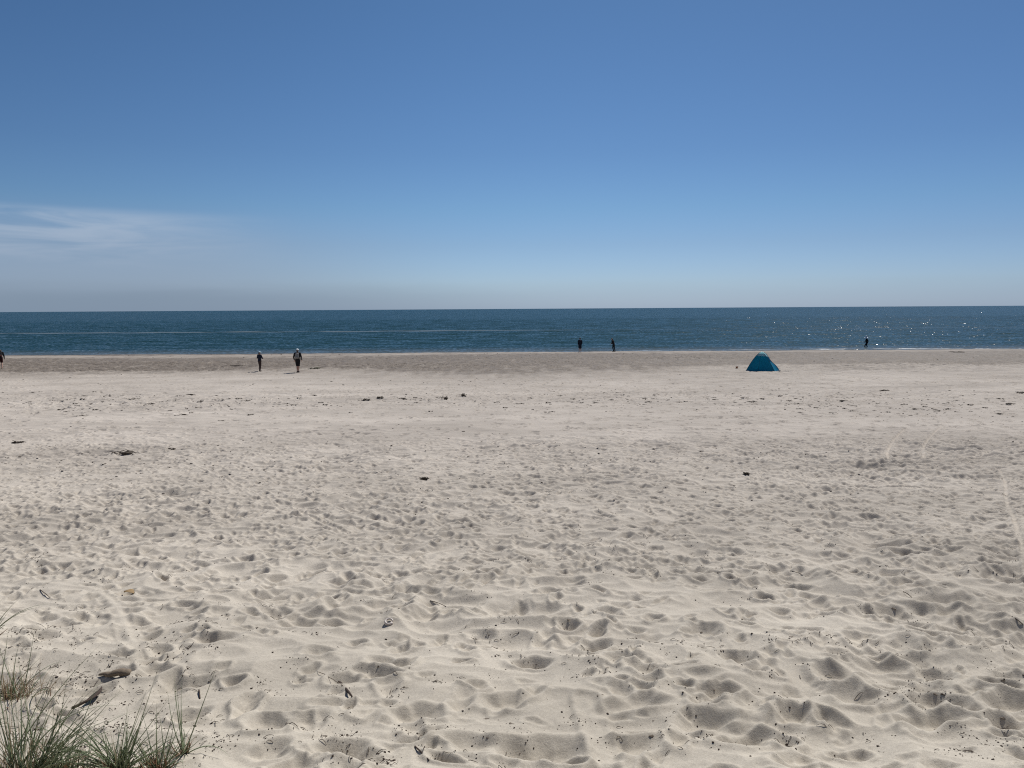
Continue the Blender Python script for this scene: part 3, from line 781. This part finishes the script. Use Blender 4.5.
# the peak cap, its pale colour standing in for sun on the top
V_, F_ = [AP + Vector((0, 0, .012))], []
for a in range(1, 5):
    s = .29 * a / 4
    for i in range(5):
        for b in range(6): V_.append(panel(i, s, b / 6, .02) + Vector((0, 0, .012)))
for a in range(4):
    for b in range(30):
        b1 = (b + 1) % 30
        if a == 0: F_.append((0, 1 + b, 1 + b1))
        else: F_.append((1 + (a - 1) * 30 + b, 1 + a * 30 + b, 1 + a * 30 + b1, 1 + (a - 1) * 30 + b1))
obj('sunlit_peak_cap', mesh_from('sunlit_peak_cap', V_, F_), M_PEAK_LIT, tent)

def tube(V_, F_, pts, radii, n=5):
    base = len(V_)
    for i, p_ in enumerate(pts):
        d = (pts[min(i + 1, len(pts) - 1)] - pts[max(i - 1, 0)])
        if d.length < 1e-7: d = Vector((0, 0, 1))
        d.normalize()
        u = d.cross(Vector((0.13, 0.31, 0.94))); u.normalize(); w = d.cross(u)
        for k in range(n):
            a = 2 * math.pi * k / n
            V_.append(p_ + (u * math.cos(a) + w * math.sin(a)) * radii[i])
    for i in range(len(pts) - 1):
        for k in range(n):
            k1 = (k + 1) % n
            F_.append((base + i * n + k, base + i * n + k1, base + (i + 1) * n + k1, base + (i + 1) * n + k))
    F_.append(tuple(base + k for k in range(n))[::-1]); F_.append(tuple(base + (len(pts) - 1) * n + k for k in range(n)))

for i in range(5):
    V_, F_ = [], []
    pts = [hoop(i, .02 + .98 * k / 16) for k in range(17)]
    tube(V_, F_, pts, [.011] * 17, 7)
    obj('pole', mesh_from('pole', V_, F_), M_POLE, tent)
V_, F_ = [], []
tube(V_, F_, [panel(0, .16 + .84 * k / 16, .42, .05) + Vector((0, -.004, 0)) for k in range(17)], [.008] * 17, 5)
obj('seam', mesh_from('seam', V_, F_), M_POLE, tent)
# floor sheet and sand-filled skirt
V_, F_ = [], []
pts = [c * .97 + Vector((0, 0, .03)) for c in CORN] ; pts = pts[:3] + [Vector((.72, 1.0, .03)), Vector((-.75, 1.0, .03))]
V_ = [Vector((0, .3, .03))] + pts + [q - Vector((0, 0, .06)) for q in pts]
F_ = [(0, 1 + k, 1 + (k + 1) % 5) for k in range(5)] + [(1 + k, 6 + k, 6 + (k + 1) % 5, 1 + (k + 1) % 5) for k in range(5)]
obj('floor_sheet', mesh_from('floor_sheet', V_, F_, False), M_TEAL_SHADE, tent)
V_, F_ = [], []
tube(V_, F_, [panel(i, 1.0, b / 6, .05) + Vector((0, 0, .06)) for i in (0, 1, 2) for b in range(7)], [.035] * 21, 7)
obj('skirt', mesh_from('skirt', V_, F_), M_POLE, tent)
for (bx, by, ex, ey) in ((1.2, .0, 1.85, -.05),):
    V_, F_ = [], []
    tube(V_, F_, [Vector((bx * .93, by * .9, .28)), Vector((ex, ey, .02))], [.004, .004], 5)
    g = obj('guy_rope', mesh_from('guy_rope', V_, F_), M_CORD, tent)
    V_, F_ = [], []
    tube(V_, F_, [Vector((ex * 1.01, ey * 1.01, .07)), Vector((ex, ey, -.1))], [.009, .006], 6)
    obj('peg', mesh_from('peg', V_, F_), M_POLE, g)

# small orange-brown bucket and a thin stake left of the tent
M_ORANGE = simple('orange_brown_plastic', (.21, .105, .065), .5, .4, .15, 10)
M_STAKE = simple('weathered_wood', (.44, .31, .26), .85, .2, .25, 30)
p = on_sand(736.8, 368.4)
bk = empty('bucket', (p.x, p.y, p.z - .01)); bk.scale = (.8, .8, .8); set_props(bk, 'small brown bucket on the sand left of the tent', 'bucket')
prof_ = [(.075, 0), (.085, .005), (.115, .19), (.122, .19), (.122, .205), (.110, .205), (.080, .015), (.0, .012)]
V_, F_ = [], []
for r_, z_ in prof_:
    for k in range(20): V_.append(Vector((r_ * math.cos(k * math.pi / 10), r_ * math.sin(k * math.pi / 10), z_)))
for a in range(len(prof_) - 1):
    for k in range(20): F_.append((a * 20 + k, a * 20 + (k + 1) % 20, (a + 1) * 20 + (k + 1) % 20, (a + 1) * 20 + k))
obj('pail', mesh_from('pail', V_, F_), M_ORANGE, bk)
V_, F_ = [], []
tube(V_, F_, [Vector((.122 * math.cos(t), -.02, .19 + .11 * math.sin(t))) for t in np.linspace(0, math.pi, 13)], [.004] * 13, 5)
obj('handle', mesh_from('handle', V_, F_), M_CORD, bk)
# ------------------------------------------------------------------ seaweed and flotsam
M_WEED = simple('dry_seaweed', (.050, .038, .027), .8, .3, .45, 18, .4)
M_WEEDG = simple('olive_seaweed', (.060, .060, .032), .75, .3, .4, 14, .4)
M_DRIFT = simple('driftwood', (.17, .135, .10), .85, .2, .35, 22, .5)
M_DARKW = simple('dark_driftwood', (.045, .030, .022), .8, .25, .35, 22, .5)
M_CLOD = simple('damp_sand_clod', (.155, .130, .105), .95, .1, .35, 60, .6)
M_LEAF = simple('dry_leaf', (.22, .15, .075), .7, .3, .3, 25, .2)
M_SHELL = simple('shell', (.45, .40, .36), .45, .5, .25, 30)

def lump(V_, F_, c, rx, ry, rz, r, sub=1, rough=.35, rot=0.0):
    bm = bmesh.new(); bmesh.ops.create_icosphere(bm, subdivisions=sub, radius=1)
    base = len(V_); cs, sn = math.cos(rot), math.sin(rot)
    for v in bm.verts:
        k = 1 + r.uniform(-rough, rough)
        x, y, z = v.co.x * rx * k, v.co.y * ry * k, v.co.z * rz * k
        V_.append(Vector((c[0] + x * cs - y * sn, c[1] + x * sn + y * cs, c[2] + z)))
    for f in bm.faces: F_.append(tuple(base + v.index for v in f.verts))
    bm.free()

def weed_mesh(w, d, h, seed, strands=16):
    r = random.Random(seed)
    V_, F_ = [], []
    n = max(3, int(w / .12))
    for k in range(n):
        a = r.uniform(-1, 1); 
        lump(V_, F_, (a * w * .4, r.uniform(-1, 1) * d * .3, h * .15), w * r.uniform(.10, .2), d * r.uniform(.15, .3), h * r.uniform(.3, .7) * (1.1 - abs(a)), r, 2, .3)
    for k in range(strands):
        a = r.uniform(0, 6.28); p0 = Vector((r.uniform(-.4, .4) * w, r.uniform(-.4, .4) * d, h * r.uniform(.1, .6)))
        pts = [p0]
        for i in range(5):
            a += r.uniform(-.8, .8)
            pts.append(pts[-1] + Vector((math.cos(a) * w * .07, math.sin(a) * d * .09, r.uniform(-.25, .2) * h)))
            pts[-1].z = max(pts[-1].z, .004)
        tube(V_, F_, pts, [.006, .010, .009, .008, .006, .003], 4)
    return mesh_from('seaweed_clump', V_, F_)

def put(name, me, mat, px, py, label, cat, group=None, rz=0.0, dz=0.0, sc=1.0):
    o = obj(name, me, mat); p_ = on_sand(px, py)
    o.location = (p_.x, p_.y, p_.z + dz); o.rotation_euler = (0, 0, rz); o.scale = (sc, sc, sc)
    set_props(o, label, cat, group)
    return o

WEED = [(316, 368.6, 1.05, .55, .12, M_WEEDG, 'flat olive green mat of seaweed on the sand to the right of the backpack walker'),
        (125, 453.5, .62, .35, .13, M_WEED, 'largest dark seaweed clump with a curled end, alone on the left middle of the beach'),
        (18, 443, .42, .22, .08, M_WEED, 'low dark seaweed clump near the left edge of the pale middle strip'),
        (172, 449.5, .22, .15, .06, M_WEED, 'small dark seaweed knot to the right of the large curled seaweed clump'),
        (884, 391, .62, .3, .10, M_WEED, 'dark seaweed patch on the pale sand to the lower right of the tent'),
        (860, 348.9, .55, .4, .16, M_WEED, 'dark seaweed heap on the water edge just left of the person in the sun hat'),
        (99, 354.3, .9, .5, .14, M_WEED, 'dark seaweed strip on the wet sand edge at the far left'),
        (746, 474.5, .17, .12, .09, M_WEED, 'small black lump on the trampled sand in the right middle'),
        (425, 479, .22, .15, .07, M_WEED, 'small dark seaweed knot on the trampled sand left of centre'),
        (366, 400.5, .4, .3, .15, M_WEED, 'dark seaweed tuft, leftmost of the central weed line'),
        (380, 398.2, .35, .3, .14, M_WEED, 'dark seaweed tuft, second in the central weed line'),
        (444, 398.6, .45, .35, .16, M_WEED, 'dark seaweed tuft to the right of centre in the central weed line'),
        (463, 396.2, .42, .35, .15, M_WEED, 'dark seaweed tuft, rightmost of the central weed line'),
        (958, 352.2, 1.3, .7, .12, M_WEED, 'long dark seaweed strip on the wet sand at the far right'),
        (1022, 393, .6, .3, .10, M_WEED, 'dark seaweed patch at the right edge of the beach'),
        (235, 365.8, 1.6, .6, .05, M_WEED, 'thin line of seaweed on the wet sand to the left of the two walkers')]
for k, (px, py, w, d, h, mt, lb) in enumerate(WEED):
    put('seaweed_clump', weed_mesh(w, d, h, 100 + k, 22), mt, px, py, lb, 'seaweed', None, 0, 0)
# the many small tufts of the weed line; shared shapes
protos = [weed_mesh(w, w * .7, .06, 200 + i, 10) for i, w in enumerate((.22, .28, .34, .20, .26, .4))]
for m_ in protos: m_.materials.append(M_WEED)
rw = random.Random(4)
cent = [(30, 402), (55, 398), (62, 401), (75, 404), (82, 399), (110, 396), (118, 397), (136, 399), (150, 404), (160, 402), (178, 396), (192, 395), (200, 402), (214, 400), (245, 401),
        (95, 410), (60, 410), (185, 415), (170, 411), (220, 407), (240, 399), (250, 415), (40, 392), (92, 404), (104, 399), (300, 396), (286, 404), (325, 405), (350, 397), (404, 399), (415, 398), (430, 402),
        (573, 399), (548, 403), (582, 403), (612, 400), (645, 399), (655, 399), (648, 402), (668, 400), (680, 402), (708, 399), (715, 404), (745, 398), (752, 402), (780, 396), (790, 401), (843, 401), (816, 408), (832, 413), (852, 411),
        (877, 404), (888, 412), (915, 409), (925, 407), (936, 412), (956, 401), (970, 405), (1000, 399), (1000, 414), (762, 399), (800, 404), (520, 404), (505, 408), (560, 396), (1010, 404), (985, 408), (945, 404)]
spots = list(cent)
for x, y in cent:
    for _ in range(2):
        spots.append((x + rw.gauss(0, 14), y + rw.gauss(0, 4.5)))
for i, (x, y) in enumerate(spots[:200]):
    if not (2 < x < 1022): continue
    o = bpy.data.objects.new('seaweed_tuft', protos[i % 6]); COL.objects.link(o)
    p_ = on_sand(x, y)
    o.location = (p_.x, p_.y, p_.z - .004); o.rotation_euler = (0, 0, rw.uniform(-.6, .6))
    s_ = rw.uniform(.4, 1.0) * (1.15 if i < len(cent) else .8); o.scale = (s_ * 1.2, s_, s_)
    set_props(o, 'small dark dry tuft of seaweed in the scattered weed line across the beach', 'seaweed', 'small seaweed tufts along the weed line')

# foreground pieces
def stick(name, px0, py0, px1, py1, r0, r1, bend, mat, label, cat, nseg=9, lift=0.006, wob=0.0, group=None):
    a, b = on_sand(px0, py0), on_sand(px1, py1)
    V_, F_ = [], []
    rr = random.Random(int(px0 * 7 + py0)); pts = []
    for k in range(nseg):
        t = k / (nseg - 1)
        p_ = a.lerp(b, t) - a
        p_ += Vector((rr.uniform(-wob, wob), rr.uniform(-wob, wob), lift + bend * .35 * math.sin(math.pi * t)))
        pts.append(p_)
    rad = [max(.0015, (r0 + (r1 - r0) * k / (nseg - 1)) * rr.uniform(.85, 1.15)) for k in range(nseg)]
    tube(V_, F_, pts, rad, 8)
    o = obj(name, mesh_from(name, V_, F_), mat); o.location = a
    set_props(o, label, cat, group)
    return o
# chunk of driftwood: thick, ribbed, blunt at its right end
a, b = on_sand(99, 677), on_sand(130, 673)
V_, F_ = [], []; rr = random.Random(3)
pts = [(b - a) * (k / 12) + Vector((0, 0, .035 + .008 * math.sin(k))) for k in range(13)]
tube(V_, F_, pts, [(.010 + .036 * min(1, (k / 8) ** .7)) * (1 + .12 * math.sin(k * 2.3)) * (1 if k < 12 else .7) for k in range(13)], 12)
V_ = [v + Vector((rr.uniform(-1, 1), rr.uniform(-1, 1), rr.uniform(-1, 1))) * .003 for v in V_]
o = obj('driftwood', mesh_from('driftwood', V_, F_), M_DRIFT); o.location = a - Vector((0, 0, .005)); o.scale = (1, 1, .8)
set_props(o, 'thick grey-brown driftwood chunk with a blunt end, beyond the curved dark bark strip', 'driftwood')
# dark curved leaf-shaped piece
a, b = on_sand(72, 712), on_sand(102, 694)
V_, F_ = [], []; n = 12
d = (b - a); u = Vector((d.y, -d.x, 0)).normalized()
for k in range(n + 1):
    t = k / n; w_ = .006 + .034 * math.sin(math.pi * min(1, max(0, (t - .25) / .75)) ** .9) * (1 if t > .25 else 0)
    c_ = d * t + Vector((0, 0, .03 + .03 * t)) + u * (.05 * math.sin(math.pi * t))
    V_ += [c_ - u * w_, c_ + Vector((0, 0, -.012)), c_ + u * w_ + Vector((0, 0, .012)), c_ + Vector((0, 0, .018))]
for k in range(n):
    for j in range(4): F_.append((k * 4 + j, k * 4 + (j + 1) % 4, (k + 1) * 4 + (j + 1) % 4, (k + 1) * 4 + j))
F_ += [(3, 2, 1, 0), (n * 4, n * 4 + 1, n * 4 + 2, n * 4 + 3)]
o = obj('bark_strip', mesh_from('bark_strip', V_, F_), M_DARKW); o.location = a + Vector((0, 0, .005))
set_props(o, 'dark curved strip of bark tapering to a thin tail, behind the marram grass', 'bark')
# dry leaf
a = on_sand(131, 593)
V_, F_ = [], []
for k in range(9):
    t = k / 8; w_ = .05 * math.sin(math.pi * t) + .002
    c_ = Vector((-.10 + .2 * t, -.10 * t, .05 + .03 * math.sin(3 * t)))
    V_ += [c_ + Vector((w_ * .4, w_, .02)), c_, c_ - Vector((w_ * .4, w_, -.02))]
for k in range(8): F_ += [(3 * k, 3 * k + 1, 3 * k + 4, 3 * k + 3), (3 * k + 1, 3 * k + 2, 3 * k + 5, 3 * k + 4)]
o = obj('dry_leaf', mesh_from('dry_leaf', V_, F_), M_LEAF); o.location = a - Vector((0, 0, .04))
md = o.modifiers.new('t', 'SOLIDIFY'); md.thickness = .004
set_props(o, 'folded yellow-brown dry leaf lying on a sand mound in the left foreground', 'leaf')
# shell-like ring
a = on_sand(389, 623); V_, F_ = [], []
tube(V_, F_, [Vector((.045 * math.cos(t), .04 * math.sin(t), .02 + .02 * math.sin(t))) for t in np.linspace(0, 5.9, 16)], [.010 + .008 * k / 15 for k in range(16)], 8)
o = obj('seashell', mesh_from('seashell', V_, F_), M_SHELL); o.location = a
set_props(o, 'small pale curled seashell in the left centre foreground', 'shell')
stick('stick', 415, 747, 429, 761, .007, .005, .01, M_DARKW, 'short straight dark stick at the bottom centre-left of the foreground', 'stick')
stick('stick', 339, 683, 352, 697, .020, .008, .03, M_DARKW, 'thick black wedge-shaped stick poking out of a hollow left of centre', 'stick')
stick('stick', 318, 672, 342, 686, .003, .004, .02, M_DRIFT, 'thin pale curved stalk leading to the black wedge-shaped stick', 'stick', wob=.008)
stick('stick', 366, 678, 382, 692, .003, .004, .02, M_DRIFT, 'thin pale stalk to the right of the black wedge-shaped stick', 'stick', wob=.008)
stick('stick', 199, 691, 200, 699, .008, .006, .05, M_DARKW, 'stubby dark twig standing in the sand to the right of the tall grass stalks', 'stick')
stick('stick', 40, 590, 50, 598, .006, .004, .012, M_DARKW, 'small dark twig beside the arching grass blade at the left edge', 'stick')
stick('stick', 790, 571, 806, 577, .005, .003, .03, M_DARKW, 'short thin dark twig on the sand in the right middle foreground', 'stick', wob=.01)
stick('stick', 903, 592, 912, 598, .006, .004, .03, M_DARKW, 'short dark twig on the crest of a small mound at right', 'stick')
stick('stick', 430, 601, 446, 607, .005, .003, .03, M_DARKW, 'short dark twig lying across a hollow in the centre foreground', 'stick')
stick('stick', 1012, 617, 1023, 625, .007, .005, .02, M_DARKW, 'short dark twig close to the right edge of the sand', 'stick')

# dark damp clods thrown up by the freshest prints
CL = [(568, 619, 1.2), (531, 649, 1.1), (600, 694, 1.0), (653, 735, 1.3), (656, 720, 1.1), (711, 688, 1.1), (702, 632, .8), (751, 601, .8), (741, 619, .9), (773, 641, .9), (893, 608, 1.2), (924, 631, 1.0),
      (821, 613, .9), (792, 637, 1.1), (944, 584, 1.0), (1005, 678, 1.3), (933, 691, 1.9), (1004, 716, 1.5), (974, 752, 1.6), (916, 680, .9), (902, 694, 1.2), (990, 666, .7), (1001, 637, 1.1), (780, 714, .7),
      (349, 736, 1.0), (381, 747, 1.2), (322, 736, 1.2), (486, 719, 1.0), (490, 736, 1.0), (513, 724, 1.5), (509, 661, 1.1), (455, 628, 1.0), (268, 690, 1.2), (260, 684, .9), (601, 709, .6), (646, 748, .8), (951, 725, .6), (988, 745, .7), (520, 752, .5), (560, 664, .6)]
ccl = []
def clod_mesh(seed):
    r = random.Random(seed); V_, F_ = [], []
    x = -.045
    for k in range(9):
        s_ = r.uniform(.45, 1) * .019
        lump(V_, F_, (x, r.gauss(0, .007), s_ * .35), s_ * 1.25, s_, s_ * .85, r, 1, .28, r.uniform(0, 3))
        x += s_ * .85
    return mesh_from('sand_clod', V_, F_, False)
CM = [clod_mesh(300 + k) for k in range(7)]
for m_ in CM: m_.materials.append(M_CLOD)
for i, (x, y, s_) in enumerate(CL):
    o = bpy.data.objects.new('sand_clod', CM[i % 7]); COL.objects.link(o)
    p_ = on_sand(x, y); o.location = (p_.x, p_.y, min(p_.z, gz(p_.x - .03, p_.y), gz(p_.x + .03, p_.y)) - .004); o.rotation_euler = (0, 0, rw.uniform(-1.2, 1.2)); o.scale = (min(s_, 1.2) * .6, min(s_, 1.2) * .7, min(s_, 1.2) * .5)
    set_props(o, 'small dark broken clod of damp sand beside a foreground footprint', 'sand clod', 'clods of damp sand in the foreground')

# fine litter nobody could count: crumbs, stalk ends and wisps of weed
V_, F_ = [], []; rl = random.Random(9)
_ln = vnoise(300, 300, 46, 60, 77)
def litter_ok(x, y):
    i = min(max(int((x + 60) / 120 * 299), 0), 299); j = min(max(int(y / 60 * 299), 0), 299)
    return max(0.0, _ln[j, i]) ** 1.3
cnt = 0
while cnt < 3900:
    t_ = rl.random()
    if t_ < .55: px, py = rl.uniform(-10, 1034), rl.uniform(560, 775)
    elif t_ < .80: px, py = rl.uniform(-10, 1034), rl.uniform(440, 580)
    else: px, py = rl.gauss(60, 90), rl.gauss(690, 50)
    if py < 430 or py > 790: continue
    if rl.random() > .04 + litter_ok(px * .1, (py - 300) * .12) * 1.1 and not (px < 230 and py > 630 and rl.random() < .22): continue
    dx = ray(px, py); p_ = at(px, py)
    x0, y0 = p_.x, p_.y
    n_ = 1 + int(rl.expovariate(.5))
    for _ in range(n_):
        x, y = x0 + rl.gauss(0, .05), y0 + rl.gauss(0, .05)
        z = gz(x, y); cnt += 1
        if rl.random() < .80:
            s_ = min(.009, .0024 + rl.expovariate(560)) * (1 + .03 * y)
            lump(V_, F_, (x, y, z + s_ * .3), s_ * 1.4, s_, s_ * .7, rl, 1, .3, rl.uniform(0, 3))
        else:
            ln = rl.uniform(.03, .10); a_ = rl.uniform(0, 6.28); pts = []
            k_ = rl.uniform(-.8, .8)
            for i in range(5):
                q = i / 4; aa = a_ + k_ * q
                xx, yy_ = x + math.cos(aa) * ln * q, y + math.sin(aa) * ln * q
                pts.append(Vector((xx, yy_, gz(xx, yy_) + .003 + .012 * math.sin(math.pi * q))))
            tube(V_, F_, pts, [.0022, .0028, .0026, .002, .001], 4)
for _ in range(85):      # patches of crumbled crust around fresh prints
    k_ = rl.random()
    if k_ < .35:
        q = CL[rl.randrange(len(CL))]; px, py = q[0] + rl.gauss(0, 12), q[1] + rl.gauss(0, 5)
    else: px, py = rl.uniform(0, 1024), 560 + 205 * rl.random()
    p_ = at(px, py); rx_, ry_ = rl.uniform(.05, .16), rl.uniform(.04, .12)
    for _ in range(int(rl.uniform(8, 38))):
        x, y = p_.x + rl.gauss(0, rx_), p_.y + rl.gauss(0, ry_); s_ = min(.009, .0022 + rl.expovariate(480))
        lump(V_, F_, (x, y, gz(x, y) + s_ * .3), s_ * 1.2, s_, s_ * .8, rl, 1, .3, rl.uniform(0, 3))
for cx, cy, sx_, sy_, num in ((130, 402, 95, 5, 260), (60, 408, 60, 6, 120), (400, 400, 90, 6, 150), (650, 401, 110, 6, 220), (900, 407, 90, 7, 320), (512, 385, 380, 7, 200), (110, 460, 90, 8, 170), (520, 450, 300, 14, 260), (850, 400, 60, 6, 120), (500, 356, 420, 4, 420), (512, 480, 330, 20, 260)):
    for _ in range(num):
        px, py = rl.gauss(cx, sx_), rl.gauss(cy, sy_)
        if not (-20 < px < 1044 and 353 < py < 540): continue
        p_ = at(px, py); s_ = rl.uniform(.012, .034) * (.5 + p_.y / 50) * rl.uniform(.4, 1)
        lump(V_, F_, (p_.x, p_.y, gz(p_.x, p_.y) + s_ * .15), s_ * 1.8, s_, s_ * .45, rl, 1, .4, rl.uniform(-.5, .5))
o = obj('beach_litter', mesh_from('beach_litter', V_, F_), M_DARKW); 
set_props(o, 'scattered dark crumbs, weed wisps and broken stalks strewn over the trampled sand', 'plant litter', None, 'stuff')

# ------------------------------------------------------------------ marram grass
M_GRASS = simple('marram_green', (.185, .225, .130), .55, .4, .35, 8, 0, .12)
M_GRASSB = simple('marram_grey_green', (.150, .195, .135), .55, .4, .35, 8, 0, .12)
M_STRAW = simple('marram_straw', (.33, .25, .155), .7, .3, .35, 8, 0, .15)
M_STEM = simple('brown_grass_base', (.19, .105, .060), .8, .2, .4, 10)
_r = random.Random(77)
def px_dir(px, py, base):
    """point at the base's distance that is seen at px, py"""
    d = ray(px, py); t = (base.y - CAM.y) / d.y
    return CAM + d * t
def blade(V_, F_, p0, tip, sag, w, r, seg=9):
    pts = []
    up = Vector((0, 0, 1))
    mid = p0.lerp(tip, .5) + up * sag * (tip - p0).length
    wob = Vector((r.gauss(0, 1), r.gauss(0, 1), 0)) * .012
    for i in range(seg):
        t = i / (seg - 1)
        pts.append(p0 * (1 - t) ** 2 + mid * 2 * t * (1 - t) + tip * t * t + wob * math.sin(math.pi * t))
    if seg == 9 and r.random() < .3:       # bent or broken over
        k0 = r.choice((4, 5, 6)); a_ = r.uniform(0, 6.28); ln = (tip - p0).length / 8
        for i in range(k0 + 1, seg):
            pts[i] = pts[i - 1] + Vector((math.cos(a_) * ln * .9, math.sin(a_) * ln * .6, -ln * r.uniform(.1, .6)))
            pts[i].z = max(pts[i].z, p0.z + .03)
    tube(V_, F_, pts, [max(.0007, w * (1 - (i / (seg - 1)) ** 1.6)) for i in range(seg)], 3)
def tuft(bpx, bpy_, label, n, spread, tips, seed, n_dry, hmin=.25, hmax=.75, splay=.7, extra=None, stem_n=26, lean=0.0):
    r = random.Random(seed)
    b = at(bpx, bpy_); b.z = gz(b.x, b.y)
    root = empty('marram_tuft', b); set_props(root, label, 'marram grass')
    splay *= 1.45; n = int(n * .44); n_dry = int(n_dry * .7)
    def mk(name, cnt, mat, h0, h1, w, sp, sagk):
        V_, F_ = [], []
        for k in range(cnt):
            ang = r.uniform(0, 2 * math.pi); rad = abs(r.gauss(0, 1)) * spread
            p0 = Vector((math.cos(ang) * rad, math.sin(ang) * rad * .7, 0)); p0.z = gz(b.x + p0.x, b.y + p0.y) - b.z - .02
            L0 = r.uniform(h0, h1); th = abs(r.gauss(0, sp)); th = min(th, 1.35)
            aa = ang + r.gauss(0, .9)
            t1, t2 = th * .45, min(th * 1.25, 1.75)
            d1 = Vector((math.cos(aa) * math.sin(t1) + lean, math.sin(aa) * math.sin(t1), math.cos(t1)))
            d2 = Vector((math.cos(aa) * math.sin(t2) + lean, math.sin(aa) * math.sin(t2), math.cos(t2)))
            tip = p0 + d1 * L0 * .5 + d2 * L0 * .5; g_ = gz(b.x + tip.x, b.y + tip.y) - b.z
            tip.z = max(tip.z, g_ + .01)
            blade(V_, F_, p0, tip, sagk * (th + .15) * r.uniform(.7, 1.5), w * r.uniform(.7, 1.2), r)
        if name == 'green_blade_clump':
            for (tx, ty, sg) in tips:
                q = px_dir(tx, ty, b) - b; q.y += r.uniform(-.25, .1)
                p0 = Vector((r.gauss(0, spread * .5), r.gauss(0, spread * .3), -.02))
                blade(V_, F_, p0, q, sg, w * 1.15, r, 14)
        return obj(name, mesh_from(name, V_, F_), mat, root)
    mk('green_blade_clump', n, M_GRASS, hmin, hmax, .0052, splay, .16)
    mk('young_blade_clump', n // 2, M_GRASSB, hmin * .7, hmax * .8, .0038, splay * .8, .12)
    mk('dry_blade_clump', n_dry, M_STRAW, hmin * .6, hmax * .8, .0030, splay * 1.35, .16)
    mk('stem_base', stem_n, M_STEM, .05, .22, .0065, .6, .05)
    return root
tuft(22, 776, 'largest marram grass tuft, dense and spreading, in the bottom left corner', 150, .16,
     [(30, 650, .05), (5, 640, .05), (72, 683, .10), (105, 640, .10), (60, 660, .04), (0, 660, .0), (85, 725, .12), *[(_r.uniform(45, 128), _r.uniform(688, 752), _r.uniform(.08, .30)) for _ in range(34)], (100, 716, .15), (95, 740, .2), (15, 668, .02)], 1, 190, .35, .95, .66)
tuft(66, 772, 'low marram tuft between the corner tuft and the tall-bladed tuft', 75, .10,
     [(20, 700, .1), (100, 718, .12), (80, 720, .15), (130, 735, .1)], 2, 60, .2, .55, .8, stem_n=44)
tuft(118, 769, 'marram tuft with long stiff blades rising highest, in the lower left foreground', 85, .07,
     [(172, 655, -.01), (160, 676, .02), (142, 690, .02), (137, 696, .04), (147, 702, .0), (128, 730, .0), (126, 726, .1), (80, 722, .2), (92, 730, .18), (150, 712, 0), (168, 700, .01), (60, 745, .2), (200, 728, .08), *[(_r.uniform(15, 100), _r.uniform(712, 752), _r.uniform(.1, .3)) for _ in range(16)], *[(_r.uniform(130, 200), _r.uniform(700, 745), _r.uniform(.0, .15)) for _ in range(12)], (146, 711, .0)], 3, 45, .2, .55, .75)
tuft(157, 765, 'marram tuft with a rust-brown base, second from the right', 70, .045,
     [(186, 715, .02), (168, 690, .0), (174, 705, .0), (156, 716, .0), (200, 735, .06), (207, 734, .06), (190, 728, .04)], 4, 40, .18, .5, .75, stem_n=60)
tuft(182, 752, 'sparse group of tall thin marram stalks at the right end of the grass', 16, .02,
     [(178, 672, .0), (180, 676, -.01), (183, 676, .04), (218, 663, .04), (169, 690, -.04), (200, 728, .06), (236, 748, .35), (178, 684, .01)], 5, 12, .12, .35, .8, stem_n=14)
tuft(10, 694, 'wiry half-dry marram tuft on the left edge above the corner tuft', 34, .20,
     [(24, 620, .1), (20, 640, .1), (30, 632, .05), (44, 655, .1), (8, 630, .05)], 6, 190, .14, .55, .85, stem_n=60)
tuft(-14, 640, 'marram plant mostly outside the left edge with one long arching blade', 26, .06,
     [(50, 603, .22), (47, 604, .20), (22, 596, .1), (14, 592, .2)], 7, 16, .15, .45, .7, stem_n=10)
